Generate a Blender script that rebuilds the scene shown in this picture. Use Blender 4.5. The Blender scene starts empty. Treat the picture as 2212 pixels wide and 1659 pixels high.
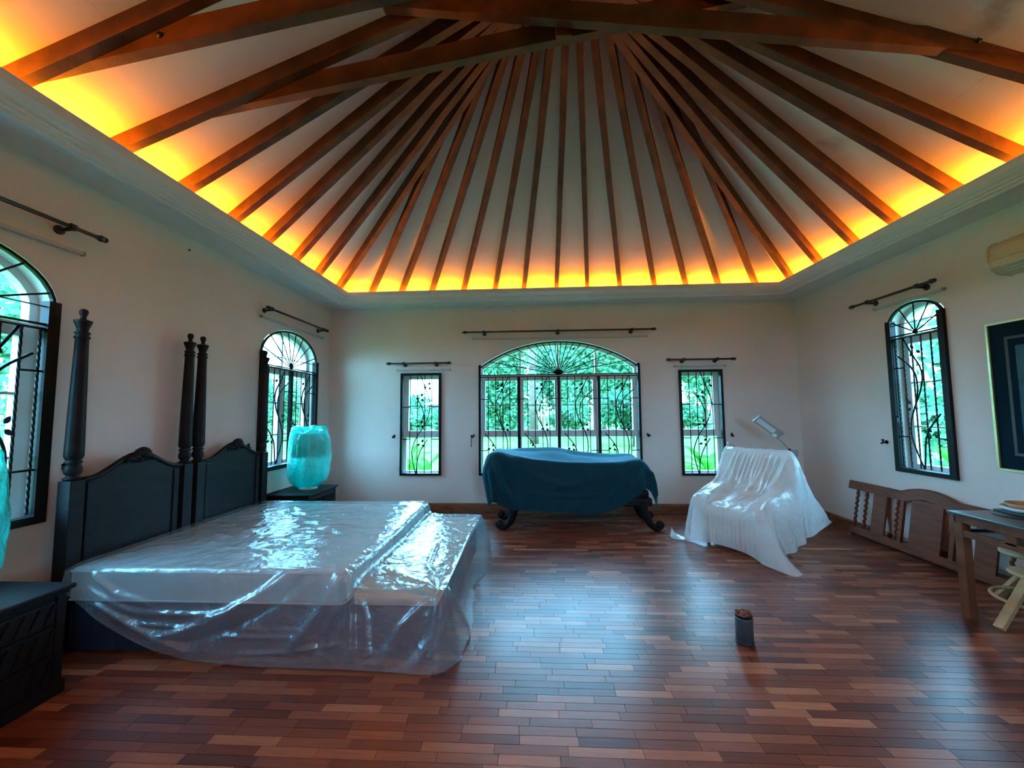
import bpy, bmesh, math, random
import numpy as np
from mathutils import Vector, Matrix, noise
from mathutils.geometry import tessellate_polygon
R_ = random.Random(7)
PI = math.pi
SC = bpy.context.scene
COL = SC.collection

# ------------------------------------------------------------------ camera, sky, lamps, exposure
XL, XR, YB, YF = -3.149, 3.908, 5.981, -2.6
cam_d = bpy.data.cameras.new('camera')
cam_d.sensor_width = 36.0
cam_d.lens = 852.18 * 36.0 / 2212.0
cam_d.clip_start = 0.05
cam = bpy.data.objects.new('camera', cam_d)
COL.objects.link(cam)
def cam_axes(ya, pi_, ro):
    w = Vector((math.sin(ya) * math.cos(pi_), math.cos(ya) * math.cos(pi_), math.sin(pi_)))
    r = Vector((math.cos(ya), -math.sin(ya), 0)); u = r.cross(w)
    return math.cos(ro) * r + math.sin(ro) * u, -math.sin(ro) * r + math.cos(ro) * u, w
r_, u_, w_ = cam_axes(-0.0504, 0.0712, -0.0082)
cam.matrix_world = Matrix(((r_.x, u_.x, -w_.x, 0), (r_.y, u_.y, -w_.y, 0), (r_.z, u_.z, -w_.z, 1.5), (0, 0, 0, 1)))
SC.camera = cam

world = bpy.data.worlds.new('sky'); SC.world = world
world.use_nodes = True
wn = world.node_tree; wn.nodes.clear()
w_out = wn.nodes.new('ShaderNodeOutputWorld'); w_bg = wn.nodes.new('ShaderNodeBackground')
w_tc = wn.nodes.new('ShaderNodeTexCoord'); w_sep = wn.nodes.new('ShaderNodeSeparateXYZ'); w_rmp = wn.nodes.new('ShaderNodeValToRGB')
wn.links.new(w_tc.outputs['Generated'], w_sep.inputs[0]); wn.links.new(w_sep.outputs['Z'], w_rmp.inputs[0])
w_rmp.color_ramp.elements[0].color = (0.27, 0.66, 1.0, 1); w_rmp.color_ramp.elements[1].color = (0.23, 0.58, 1.0, 1)
wn.links.new(w_rmp.outputs[0], w_bg.inputs[0]); wn.links.new(w_bg.outputs[0], w_out.inputs[0])
w_bg.inputs[1].default_value = 28.0

def cove_light(name, loc, length, along_y, power, tilt):
    l = bpy.data.lights.new(name, 'AREA'); l.shape = 'RECTANGLE'
    l.size, l.size_y = (0.03, length) if along_y else (length, 0.03)
    l.energy = power; l.color = (1.0, 0.27, 0.011)
    o = bpy.data.objects.new(name, l); COL.objects.link(o)
    o.location = loc; o.rotation_euler = tilt
COVE = 19.0; TILT = math.radians(28)
cove_light('cove_lamp', (XL + 0.29, 1.7, 3.195), 7.6, True, COVE * 7.6, (0, PI + TILT, 0))
cove_light('cove_lamp', (XR - 0.29, 1.7, 3.195), 7.6, True, COVE * 7.6, (0, PI - TILT, 0))
cove_light('cove_lamp', (0.38, YB - 0.29, 3.195), 6.3, False, COVE * 6.3, (PI + TILT, 0, 0))
cove_light('cove_lamp', (0.38, YF + 0.29, 3.195), 6.3, False, COVE * 6.3, (PI - TILT, 0, 0))

SC.view_settings.view_transform = 'Standard'
SC.view_settings.look = 'None'
SC.view_settings.gamma = 1.0
SC.view_settings.use_curve_mapping = False
SC.view_settings.exposure = 0.22
SC.cycles.max_bounces = 10
SC.cycles.diffuse_bounces = 6
SC.cycles.transparent_max_bounces = 24
SC.cycles.sample_clamp_indirect = 8.0
SC.cycles.caustics_reflective = False
SC.cycles.caustics_refractive = False

# ------------------------------------------------------------------ materials
def new_mat(name):
    m = bpy.data.materials.new(name); m.use_nodes = True
    nt = m.node_tree; nt.nodes.clear()
    out = nt.nodes.new('ShaderNodeOutputMaterial')
    return m, nt, out
def node(nt, typ, **kw):
    n = nt.nodes.new(typ)
    for k, v in kw.items():
        if k in n.inputs.keys(): n.inputs[k].default_value = v
        else: setattr(n, k, v)
    return n
def obj_coords(nt, scale):
    tc = nt.nodes.new('ShaderNodeTexCoord'); mp = nt.nodes.new('ShaderNodeMapping')
    mp.inputs['Scale'].default_value = scale
    nt.links.new(tc.outputs['Object'], mp.inputs[0]); return mp.outputs[0]
def ramp(nt, fac, stops):
    r = nt.nodes.new('ShaderNodeValToRGB'); e = r.color_ramp.elements
    while len(e) < len(stops): e.new(0.5)
    for el, (p, c) in zip(e, stops):
        el.position = p; el.color = (c[0], c[1], c[2], 1)
    nt.links.new(fac, r.inputs[0]); return r.outputs[0]
def mat(name, c, rough=0.5, spec=0.4, var=0.15, scale=(6, 6, 6), bump=0.0, bscale=40.0, metal=0.0, coat=0.0, sheen=0.0, sheen_tint=None, stops=None):
    m, nt, out = new_mat(name)
    p = node(nt, 'ShaderNodeBsdfPrincipled'); p.inputs['Roughness'].default_value = rough
    p.inputs['Specular IOR Level'].default_value = spec; p.inputs['Metallic'].default_value = metal
    p.inputs['Coat Weight'].default_value = coat; p.inputs['Coat Roughness'].default_value = 0.15
    p.inputs['Sheen Weight'].default_value = sheen
    if sheen_tint: p.inputs['Sheen Tint'].default_value = (*sheen_tint, 1)
    co = obj_coords(nt, scale)
    nz = node(nt, 'ShaderNodeTexNoise'); nz.inputs['Scale'].default_value = 1.0; nz.inputs['Detail'].default_value = 5
    nt.links.new(co, nz.inputs['Vector'])
    lo = [x * (1 - var) for x in c]; hi = [min(1, x * (1 + var)) for x in c]
    nt.links.new(ramp(nt, nz.outputs['Fac'], stops or [(0.3, lo), (0.7, hi)]), p.inputs['Base Color'])
    if bump:
        nb = node(nt, 'ShaderNodeTexNoise'); nb.inputs['Scale'].default_value = bscale; nb.inputs['Detail'].default_value = 4
        nt.links.new(obj_coords(nt, (1, 1, 1)), nb.inputs['Vector'])
        b = node(nt, 'ShaderNodeBump'); b.inputs['Strength'].default_value = bump; b.inputs['Distance'].default_value = 0.01
        nt.links.new(nb.outputs['Fac'], b.inputs['Height']); nt.links.new(b.outputs[0], p.inputs['Normal'])
    nt.links.new(p.outputs[0], out.inputs[0])
    return m
def plank_mat(name):
    m, nt, out = new_mat(name)
    p = node(nt, 'ShaderNodeBsdfPrincipled')
    geo = nt.nodes.new('ShaderNodeNewGeometry'); oi = nt.nodes.new('ShaderNodeObjectInfo')
    ad = node(nt, 'ShaderNodeMath', operation='ADD'); fr = node(nt, 'ShaderNodeMath', operation='FRACT')
    nt.links.new(geo.outputs['Random Per Island'], ad.inputs[0]); nt.links.new(oi.outputs['Random'], ad.inputs[1])
    nt.links.new(ad.outputs[0], fr.inputs[0])
    col = ramp(nt, fr.outputs[0], [(0.0, (0.095, 0.025, 0.015)), (0.25, (0.165, 0.045, 0.024)), (0.65, (0.24, 0.072, 0.036)), (0.85, (0.34, 0.12, 0.06)), (1.0, (0.48, 0.20, 0.10))])
    tc = nt.nodes.new('ShaderNodeTexCoord')
    mp = nt.nodes.new('ShaderNodeMapping'); mp.inputs['Scale'].default_value = (5, 90, 5)
    nt.links.new(geo.outputs['Position'], mp.inputs[0])
    nz = node(nt, 'ShaderNodeTexNoise'); nz.inputs['Scale'].default_value = 1.0; nz.inputs['Detail'].default_value = 4
    nt.links.new(mp.outputs[0], nz.inputs['Vector'])
    gr = ramp(nt, nz.outputs['Fac'], [(0.3, (0.72, 0.70, 0.68)), (0.7, (1.0, 1.0, 1.0))])
    mx = node(nt, 'ShaderNodeMix', data_type='RGBA', blend_type='MULTIPLY'); mx.inputs[0].default_value = 1.0
    nt.links.new(col, mx.inputs[6]); nt.links.new(gr, mx.inputs[7]); nt.links.new(mx.outputs[2], p.inputs['Base Color'])
    wz = node(nt, 'ShaderNodeTexNoise'); wz.inputs['Scale'].default_value = 3.0; wz.inputs['Detail'].default_value = 3
    nt.links.new(geo.outputs['Position'], wz.inputs['Vector'])
    mr = node(nt, 'ShaderNodeMapRange'); mr.inputs[3].default_value = 0.27; mr.inputs[4].default_value = 0.40
    nt.links.new(wz.outputs['Fac'], mr.inputs[0]); nt.links.new(mr.outputs[0], p.inputs['Roughness'])
    p.inputs['Specular IOR Level'].default_value = 0.5
    b = node(nt, 'ShaderNodeBump'); b.inputs['Strength'].default_value = 0.12; b.inputs['Distance'].default_value = 0.004
    nt.links.new(nz.outputs['Fac'], b.inputs['Height']); nt.links.new(b.outputs[0], p.inputs['Normal'])
    nt.links.new(p.outputs[0], out.inputs[0])
    return m
def wood_mat(name, c, rough=0.5, along=(3, 40, 40), var=0.4, spec=0.35):
    return mat(name, c, rough, spec, var, along, 0.15, 60)
def thin_fresnel(nt, f0, normal=None):
    lw = node(nt, 'ShaderNodeLayerWeight'); lw.inputs['Blend'].default_value = 0.5
    if normal is not None: nt.links.new(normal, lw.inputs['Normal'])
    pw = node(nt, 'ShaderNodeMath', operation='POWER'); pw.inputs[1].default_value = 4.5
    nt.links.new(lw.outputs['Facing'], pw.inputs[0])
    ma = node(nt, 'ShaderNodeMath', operation='MULTIPLY_ADD'); ma.inputs[1].default_value = 1 - f0; ma.inputs[2].default_value = f0
    nt.links.new(pw.outputs[0], ma.inputs[0]); return ma.outputs[0]
def glass_mat(name):
    m, nt, out = new_mat(name)
    t = node(nt, 'ShaderNodeBsdfTransparent'); t.inputs[0].default_value = (0.93, 0.99, 0.98, 1)
    g = node(nt, 'ShaderNodeBsdfGlossy'); g.inputs['Roughness'].default_value = 0.02
    mx = nt.nodes.new('ShaderNodeMixShader')
    nt.links.new(thin_fresnel(nt, 0.006), mx.inputs[0]); nt.links.new(t.outputs[0], mx.inputs[1]); nt.links.new(g.outputs[0], mx.inputs[2])
    nt.links.new(mx.outputs[0], out.inputs[0]); return m
def film_mat(name, c, clear, transl, rough, bump, bscale, f0=0.05, crumple=(1, 1, 1)):
    """thin plastic film: partly clear, partly milky, glossy with fine creases"""
    m, nt, out = new_mat(name)
    co = obj_coords(nt, crumple)
    vo = node(nt, 'ShaderNodeTexVoronoi', feature='DISTANCE_TO_EDGE'); vo.inputs['Scale'].default_value = bscale
    dz = node(nt, 'ShaderNodeTexNoise'); dz.inputs['Scale'].default_value = bscale * 0.6; dz.inputs['Detail'].default_value = 3
    nt.links.new(co, dz.inputs['Vector'])
    av = node(nt, 'ShaderNodeVectorMath', operation='MULTIPLY_ADD'); av.inputs[1].default_value = (0.25, 0.25, 0.25)
    nt.links.new(dz.outputs['Color'], av.inputs[0]); nt.links.new(co, av.inputs[2]); nt.links.new(av.outputs[0], vo.inputs['Vector'])
    n2 = node(nt, 'ShaderNodeTexNoise'); n2.inputs['Scale'].default_value = bscale * 1.7; n2.inputs['Detail'].default_value = 6
    n2.inputs['Distortion'].default_value = 1.2
    nt.links.new(co, n2.inputs['Vector'])
    ad = node(nt, 'ShaderNodeMath', operation='MULTIPLY_ADD'); ad.inputs[1].default_value = 0.9
    nt.links.new(vo.outputs['Distance'], ad.inputs[0]); nt.links.new(n2.outputs['Fac'], ad.inputs[2])
    b = node(nt, 'ShaderNodeBump'); b.inputs['Strength'].default_value = bump; b.inputs['Distance'].default_value = 0.02
    nt.links.new(ad.outputs[0], b.inputs['Height'])
    d = node(nt, 'ShaderNodeBsdfDiffuse'); d.inputs[0].default_value = (*c, 1)
    tl = node(nt, 'ShaderNodeBsdfTranslucent'); tl.inputs[0].default_value = (*c, 1)
    tr = node(nt, 'ShaderNodeBsdfTransparent'); tr.inputs[0].default_value = (min(1, c[0] * 1.1 + 0.05), min(1, c[1] * 1.1 + 0.05), min(1, c[2] * 1.1 + 0.05), 1)
    g = node(nt, 'ShaderNodeBsdfGlossy'); g.inputs['Roughness'].default_value = rough; g.inputs[0].default_value = (1, 1, 1, 1)
    fo = thin_fresnel(nt, f0, b.outputs[0])
    for n in (d, tl, g): nt.links.new(b.outputs[0], n.inputs['Normal'])
    m1 = nt.nodes.new('ShaderNodeMixShader'); m1.inputs[0].default_value = transl
    m2 = nt.nodes.new('ShaderNodeMixShader'); m2.inputs[0].default_value = clear
    m3 = nt.nodes.new('ShaderNodeMixShader')
    nt.links.new(d.outputs[0], m1.inputs[1]); nt.links.new(tl.outputs[0], m1.inputs[2])
    nt.links.new(m1.outputs[0], m2.inputs[1]); nt.links.new(tr.outputs[0], m2.inputs[2])
    nt.links.new(fo, m3.inputs[0]); nt.links.new(m2.outputs[0], m3.inputs[1]); nt.links.new(g.outputs[0], m3.inputs[2])
    nt.links.new(m3.outputs[0], out.inputs[0]); return m
def leaf_mat(name, c, t):
    m, nt, out = new_mat(name)
    geo = nt.nodes.new('ShaderNodeNewGeometry')
    col = ramp(nt, geo.outputs['Random Per Island'], [(0.0, [x * 0.45 for x in c]), (0.6, c), (1.0, [min(1, x * 1.6) for x in c])])
    d = node(nt, 'ShaderNodeBsdfDiffuse'); tl = node(nt, 'ShaderNodeBsdfTranslucent')
    nt.links.new(col, d.inputs[0]); nt.links.new(col, tl.inputs[0])
    mx = nt.nodes.new('ShaderNodeMixShader'); mx.inputs[0].default_value = t
    nt.links.new(d.outputs[0], mx.inputs[1]); nt.links.new(tl.outputs[0], mx.inputs[2])
    nt.links.new(mx.outputs[0], out.inputs[0]); return m

M = {}
M['wall'] = mat('wall_paint', (0.73, 0.685, 0.635), 0.8, 0.2, 0.05, (1.2, 1.2, 1.2), 0.08, 25)
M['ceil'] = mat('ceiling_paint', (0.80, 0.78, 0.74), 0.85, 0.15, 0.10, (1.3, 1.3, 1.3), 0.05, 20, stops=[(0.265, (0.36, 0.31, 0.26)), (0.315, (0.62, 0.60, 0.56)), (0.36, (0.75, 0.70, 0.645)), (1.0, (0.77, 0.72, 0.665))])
M['cornice'] = mat('cornice_paint', (0.74, 0.74, 0.73), 0.6, 0.3, 0.04, (2, 2, 2))
M['plank'] = plank_mat('parquet_wood')
M['joint'] = mat('parquet_joint', (0.03, 0.012, 0.008), 0.8, 0.2)
M['rafter'] = wood_mat('rafter_wood', (0.085, 0.027, 0.009), 0.6, (6, 6, 6), 0.45)
M['skirt'] = wood_mat('skirting_wood', (0.19, 0.075, 0.035), 0.4, (8, 8, 30), 0.35)
M['iron'] = mat('black_iron', (0.006, 0.009, 0.010), 0.45, 0.14, 0.3, (20, 20, 20))
M['sash'] = mat('white_sash', (0.66, 0.68, 0.68), 0.4, 0.4, 0.04)
M['glass'] = glass_mat('window_glass')
M['rod'] = mat('dark_wood_rod', (0.018, 0.014, 0.014), 0.35, 0.5, 0.3, (20, 20, 20))
M['rail'] = mat('white_rail', (0.50, 0.52, 0.53), 0.4, 0.4, 0.04)
M['navy'] = mat('dark_stained_wood', (0.007, 0.008, 0.012), 0.5, 0.18, 0.35, (4, 4, 18), 0.06, 40)
M['mattress'] = mat('mattress_white', (0.74, 0.72, 0.68), 0.8, 0.2, 0.06, (5, 5, 5), 0.1, 30)
M['cream'] = mat('cream_upholstery', (0.72, 0.60, 0.44), 0.85, 0.2, 0.08, (9, 9, 9), 0.15, 60)
M['skirtcloth'] = mat('navy_cloth', (0.018, 0.030, 0.065), 0.8, 0.2, 0.2, (8, 8, 2), 0.1, 60)
M['film'] = film_mat('clear_plastic_sheet', (0.66, 0.82, 0.95), 0.73, 0.22, 0.12, 0.35, 8.0, 0.11)
M['film2'] = film_mat('milky_plastic_sheet', (0.90, 0.92, 0.94), 0.14, 0.40, 0.22, 0.4, 7.0, 0.05)
M['bag'] = film_mat('teal_plastic_bag', (0.0, 0.88, 0.80), 0.28, 0.78, 0.25, 0.45, 14.0)
M['teal'] = mat('teal_cloth', (0.002, 0.036, 0.055), 0.75, 0.12, 0.12, (10, 10, 10), 0.12, 120, sheen=0.3, sheen_tint=(0.15, 0.6, 0.8))
M['shade'] = mat('lamp_shade_cloth', (0.25, 0.24, 0.22), 0.9, 0.1)
M['ceramic'] = mat('lamp_ceramic', (0.55, 0.56, 0.56), 0.3, 0.5, 0.05)
M['bench'] = wood_mat('brown_bench_wood', (0.15, 0.05, 0.024), 0.55, (30, 4, 30), 0.3, 0.2)
M['tablewood'] = wood_mat('table_wood', (0.13, 0.046, 0.02), 0.55, (10, 10, 10), 0.35, 0.2)
M['tabletop'] = mat('table_top_dark', (0.05, 0.045, 0.045), 0.3, 0.5, 0.2)
M['stool'] = wood_mat('pale_stool_wood', (0.50, 0.33, 0.17), 0.45, (10, 10, 10), 0.2)
M['white'] = mat('white_enamel', (0.72, 0.72, 0.70), 0.35, 0.5, 0.04)
M['black'] = mat('black_plastic', (0.012, 0.012, 0.014), 0.4, 0.5, 0.2)
M['grey'] = mat('grey_metal', (0.30, 0.31, 0.31), 0.4, 0.5, 0.08)
M['steel'] = mat('dark_steel', (0.075, 0.105, 0.13), 0.3, 0.6, 0.12, metal=0.15)
M['copper'] = mat('copper_brown', (0.22, 0.07, 0.035), 0.35, 0.5, 0.25, metal=0.5)
M['gold'] = mat('gilt_frame', (0.55, 0.50, 0.22), 0.35, 0.5, 0.15, metal=0.6)
M['matboard'] = mat('dark_mat_board', (0.004, 0.018, 0.030), 0.8, 0.04, 0.1)
M['matline'] = mat('mat_line', (0.06, 0.075, 0.07), 0.6, 0.3, 0.1)
M['print'] = mat('teal_print', (0.006, 0.055, 0.075), 0.5, 0.3, 0.7, (3, 3, 4))
M['print2'] = mat('pale_teal_print', (0.012, 0.10, 0.12), 0.5, 0.3, 0.5, (5, 5, 5))
M['ac'] = mat('aged_cream_plastic', (0.58, 0.50, 0.36), 0.45, 0.4, 0.06)
M['lawn'] = mat('lawn_grass', (0.085, 0.19, 0.035), 0.9, 0.1, 0.35, (0.6, 0.6, 0.6), 0.5, 8)
M['leafA'] = leaf_mat('leaf_green', (0.14, 0.35, 0.19), 0.5)
M['leafB'] = leaf_mat('leaf_dark', (0.07, 0.20, 0.11), 0.45)
M['leafC'] = leaf_mat('leaf_lime', (0.07, 0.36, 0.040), 0.5)
M['bark'] = mat('tree_bark', (0.10, 0.08, 0.06), 0.9, 0.1, 0.3, (2, 2, 8), 0.3, 20)

# ------------------------------------------------------------------ builders
WL = {}
def wl(o):
    return WL.get(o.name, Vector((0, 0, 0))) if o else Vector((0, 0, 0))
class MB:
    def __init__(s): s.v = []; s.f = []; s.sm = []
    def add(s, vs, fs, smooth=False):
        n = len(s.v); s.v += [tuple(v) for v in vs]
        s.f += [tuple(i + n for i in f) for f in fs]; s.sm += [smooth] * len(fs); return s
    def box(s, a, b):
        x0, y0, z0 = a; x1, y1, z1 = b
        return s.add([(x0, y0, z0), (x1, y0, z0), (x1, y1, z0), (x0, y1, z0), (x0, y0, z1), (x1, y0, z1), (x1, y1, z1), (x0, y1, z1)],
                     [(0, 3, 2, 1), (4, 5, 6, 7), (0, 1, 5, 4), (1, 2, 6, 5), (2, 3, 7, 6), (3, 0, 4, 7)])
    def cbox(s, a, b, c=0.006):
        """box with chamfered edges"""
        bm = bmesh.new(); x = bmesh.ops.create_cube(bm, size=1.0)
        for v in bm.verts:
            v.co = Vector([(a[i] + b[i]) / 2 + v.co[i] * (b[i] - a[i]) for i in range(3)])
        bmesh.ops.bevel(bm, geom=bm.edges[:], offset=min(c, min(abs(b[i] - a[i]) for i in range(3)) * 0.45), segments=2, affect='EDGES', profile=0.6)
        bm.verts.index_update(); s.add([v.co[:] for v in bm.verts], [[v.index for v in f.verts] for f in bm.faces]); bm.free(); return s
    def beam(s, p, q, w, h, up=(0, 0, 1), drop=0.0):
        """box beam p->q; width w across, height h along up; p,q on the bottom centre line when drop=0"""
        p = Vector(p); q = Vector(q); d = (q - p).normalized(); up = Vector(up)
        sd = d.cross(up).normalized(); u2 = sd.cross(d).normalized()
        vs = []
        for c in (p, q):
            for a, b in ((-1, 0), (1, 0), (1, 1), (-1, 1)):
                vs.append(c + sd * (a * w / 2) + u2 * (b * h - drop))
        return s.add(vs, [(0, 1, 2, 3), (7, 6, 5, 4), (0, 4, 5, 1), (1, 5, 6, 2), (2, 6, 7, 3), (3, 7, 4, 0)])
    def tube(s, pts, r, n=8, cap=True, radii=None):
        pts = [Vector(p) for p in pts]; rings = []
        t0 = (pts[1] - pts[0]).normalized(); a = t0.orthogonal().normalized()
        base = len(s.v); vs = []; fs = []
        for i, p in enumerate(pts):
            t = (pts[min(i + 1, len(pts) - 1)] - pts[max(i - 1, 0)]).normalized()
            a = (a - t * a.dot(t)).normalized(); b = t.cross(a); rr = radii[i] if radii else r
            for k in range(n):
                th = 2 * PI * k / n; vs.append(p + (a * math.cos(th) + b * math.sin(th)) * rr)
        m = len(pts)
        for i in range(m - 1):
            for k in range(n):
                fs.append((i * n + k, i * n + (k + 1) % n, (i + 1) * n + (k + 1) % n, (i + 1) * n + k))
        if cap: fs.append(tuple(range(n))[::-1]); fs.append(tuple((m - 1) * n + k for k in range(n)))
        return s.add(vs, fs, True)
    def twist(s, p, q, w, turns):
        """square bar twisted about its axis"""
        p = Vector(p); q = Vector(q); t = (q - p).normalized(); a = t.orthogonal().normalized(); b = t.cross(a)
        n = max(2, int(turns * 5)); vs = []; fs = []
        for i in range(n + 1):
            c = p.lerp(q, i / n); ph = 2 * PI * turns * i / n
            for k in range(4):
                th = ph + k * PI / 2; vs.append(c + (a * math.cos(th) + b * math.sin(th)) * w * 0.7)
        for i in range(n):
            for k in range(4): fs.append((i * 4 + k, i * 4 + (k + 1) % 4, i * 4 + 4 + (k + 1) % 4, i * 4 + 4 + k))
        fs.append((0, 3, 2, 1)); fs.append(tuple(n * 4 + k for k in range(4)))
        return s.add(vs, fs)
    def lathe(s, prof, c, n=20, axis='z', flute=None):
        """prof: list of (r, h) up the axis from point c"""
        vs = []; fs = []; c = Vector(c)
        for r, h in prof:
            for k in range(n):
                th = 2 * PI * k / n; rr = r
                if flute and flute[1] <= h <= flute[2]: rr = r * (1 - flute[0] * (0.5 + 0.5 * math.cos(th * flute[3])))
                x, y = rr * math.cos(th), rr * math.sin(th)
                vs.append(c + (Vector((x, y, h)) if axis == 'z' else Vector((h, x, y)) if axis == 'x' else Vector((x, h, y))))
        m = len(prof)
        for i in range(m - 1):
            for k in range(n): fs.append((i * n + k, i * n + (k + 1) % n, (i + 1) * n + (k + 1) % n, (i + 1) * n + k))
        fs.append(tuple(range(n))[::-1]); fs.append(tuple((m - 1) * n + k for k in range(n)))
        return s.add(vs, fs, True)
    def prism(s, poly, f0, f1):
        """extrude a 2D polygon between the maps f0 and f1 (each (a,b)->3D)"""
        n = len(poly); vs = [f0(*p) for p in poly] + [f1(*p) for p in poly]
        fs = [tuple(range(n))[::-1], tuple(range(n, 2 * n))] + [(i, (i + 1) % n, n + (i + 1) % n, n + i) for i in range(n)]
        return s.add(vs, fs)
    def ring(s, outer, inner, f0, f1):
        n = len(outer); vs = [f0(*p) for p in outer] + [f0(*p) for p in inner] + [f1(*p) for p in outer] + [f1(*p) for p in inner]; fs = []
        for i in range(n):
            j = (i + 1) % n
            fs += [(i, j, n + j, n + i), (2 * n + i, 3 * n + i, 3 * n + j, 2 * n + j), (i, 2 * n + i, 2 * n + j, j), (n + i, n + j, 3 * n + j, 3 * n + i)]
        return s.add(vs, fs)
    def grid(s, P, smooth=True):
        nr, nc = P.shape[:2]
        fs = [(i * nc + j, i * nc + j + 1, (i + 1) * nc + j + 1, (i + 1) * nc + j) for i in range(nr - 1) for j in range(nc - 1)]
        return s.add([tuple(p) for p in P.reshape(-1, 3)], fs, smooth)
    def mesh(s, name, org=(0, 0, 0), fix=True):
        me = bpy.data.meshes.new(name); o = Vector(org)
        me.from_pydata([(v[0] - o.x, v[1] - o.y, v[2] - o.z) for v in s.v], [], s.f)
        me.polygons.foreach_set('use_smooth', s.sm)
        if fix:
            bm = bmesh.new(); bm.from_mesh(me); bmesh.ops.recalc_face_normals(bm, faces=bm.faces[:]); bm.to_mesh(me); bm.free()
        me.update(); return me
    def build(s, name, m, parent=None, org=None, fix=True):
        if parent is not None: org = wl(parent)
        elif org is None: org = Vector((0, 0, 0))
        me = s.mesh(name, org, fix); me.materials.append(M[m] if isinstance(m, str) else m)
        o = bpy.data.objects.new(name, me); COL.objects.link(o)
        if parent is not None: o.parent = parent
        else: o.location = org
        WL[o.name] = Vector(org)
        return o
def tag(o, label, cat, group=None):
    o['label'] = label; o['category'] = cat
    if group: o['group'] = group
    return o
def thing(name, loc, label=None, cat=None, group=None, kind=None):
    o = bpy.data.objects.new(name, None); COL.objects.link(o); o.location = loc
    o.empty_display_size = 0.1; WL[o.name] = Vector(loc)
    if label: tag(o, label, cat, group)
    if kind: o['kind'] = kind
    return o
def structure(o):
    o['kind'] = 'structure'; return o
def instance(name, me, parent, loc, rot=(0, 0, 0), scale=(1, 1, 1)):
    o = bpy.data.objects.new(name, me); COL.objects.link(o); o.parent = parent
    o.location = Vector(loc) - wl(parent); o.rotation_euler = rot; o.scale = scale; return o
def catmull(P, n):
    """P: (k,3) control rows -> n interpolated points per span"""
    P = np.asarray(P, float); k = len(P); Q = np.concatenate([[2 * P[0] - P[1]], P, [2 * P[-1] - P[-2]]]); out = []
    for i in range(k - 1):
        p0, p1, p2, p3 = Q[i:i + 4]
        for t in np.linspace(0, 1, n, endpoint=False):
            out.append(0.5 * (2 * p1 + (p2 - p0) * t + (2 * p0 - 5 * p1 + 4 * p2 - p3) * t * t + (3 * p1 - p0 - 3 * p2 + p3) * t ** 3))
    out.append(P[-1]); return np.array(out)
def loft(G, nu, nv):
    """control grid (rows, cols, 3) -> dense grid"""
    G = np.asarray(G, float)
    A = np.stack([catmull(G[i], nu) for i in range(G.shape[0])])
    return np.stack([catmull(A[:, j], nv) for j in range(A.shape[1])], axis=1)
def normals(P):
    du = np.gradient(P, axis=1); dv = np.gradient(P, axis=0); n = np.cross(du, dv)
    return n / (np.linalg.norm(n, axis=2, keepdims=True) + 1e-9)
def seg_dist(P, line):
    best = np.full(P.shape[:2], 1e9); tt = np.zeros(P.shape[:2]); L = [np.array(p, float) for p in line]
    for k in range(len(L) - 1):
        a, b = L[k], L[k + 1]; ab = b - a
        t = np.clip(((P - a) @ ab) / (ab @ ab), 0, 1); d = np.linalg.norm(P - a - t[..., None] * ab, axis=2)
        m = d < best; best[m] = d[m]; tt[m] = (k + t[m]) / (len(L) - 1)
    return best, tt
def ridge(P, N, line, h, w):
    d, t = seg_dist(P, line); f = np.exp(-(d / w) ** 2) * h * np.clip(np.minimum(t, 1 - t) * 6 + 0.25, 0, 1)
    return P + N * f[..., None]
def crumple(P, N, amp, sc, seed=0.0, stretch=(1, 1, 1)):
    Q = P.copy()
    for i in range(P.shape[0]):
        for j in range(P.shape[1]):
            p = Vector((P[i, j, 0] * stretch[0] * sc + seed, P[i, j, 1] * stretch[1] * sc, P[i, j, 2] * stretch[2] * sc))
            a = noise.noise(p) + 0.5 * noise.noise(p * 2.1 + Vector((9, 3, 1)))
            Q[i, j] += N[i, j] * amp * a
    return Q

# ------------------------------------------------------------------ walls with window openings
class Win: pass
def wall_map(side):
    if side == 'back': return lambda u, z, d=0.0: Vector((u, YB - d, z))
    if side == 'left': return lambda u, z, d=0.0: Vector((XL + d, u, z))
    if side == 'right': return lambda u, z, d=0.0: Vector((XR - d, u, z))
    return lambda u, z, d=0.0: Vector((u, YF + d, z))
def outline(w, i=0.0, n=20):
    u0, u1, z0, zs = w['u0'] + i, w['u1'] - i, w['z0'] + i, w['zs']
    if w['arch'] is None: return [(u0, z0), (u1, z0), (u1, zs - i), (u0, zs - i)]
    pts = [(u0, z0), (u1, z0)]; uc = (u0 + u1) / 2; a = (u1 - u0) / 2
    if w['arch'] == 'ellipse':
        b = w['rise'] - i
        for k in range(n + 1):
            t = PI * k / n; pts.append((uc + a * math.cos(t), zs + b * math.sin(t)))
    else:
        A = (w['u1'] - w['u0']) / 2; b = w['rise']; Rr = (A * A + b * b) / (2 * b); zc = zs + b - Rr; r = Rr - i
        t0 = math.asin(min(1, a / r))
        for k in range(n + 1):
            t = t0 - 2 * t0 * k / n; pts.append((uc + r * math.sin(t), zc + r * math.cos(t)))
    return pts
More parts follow.
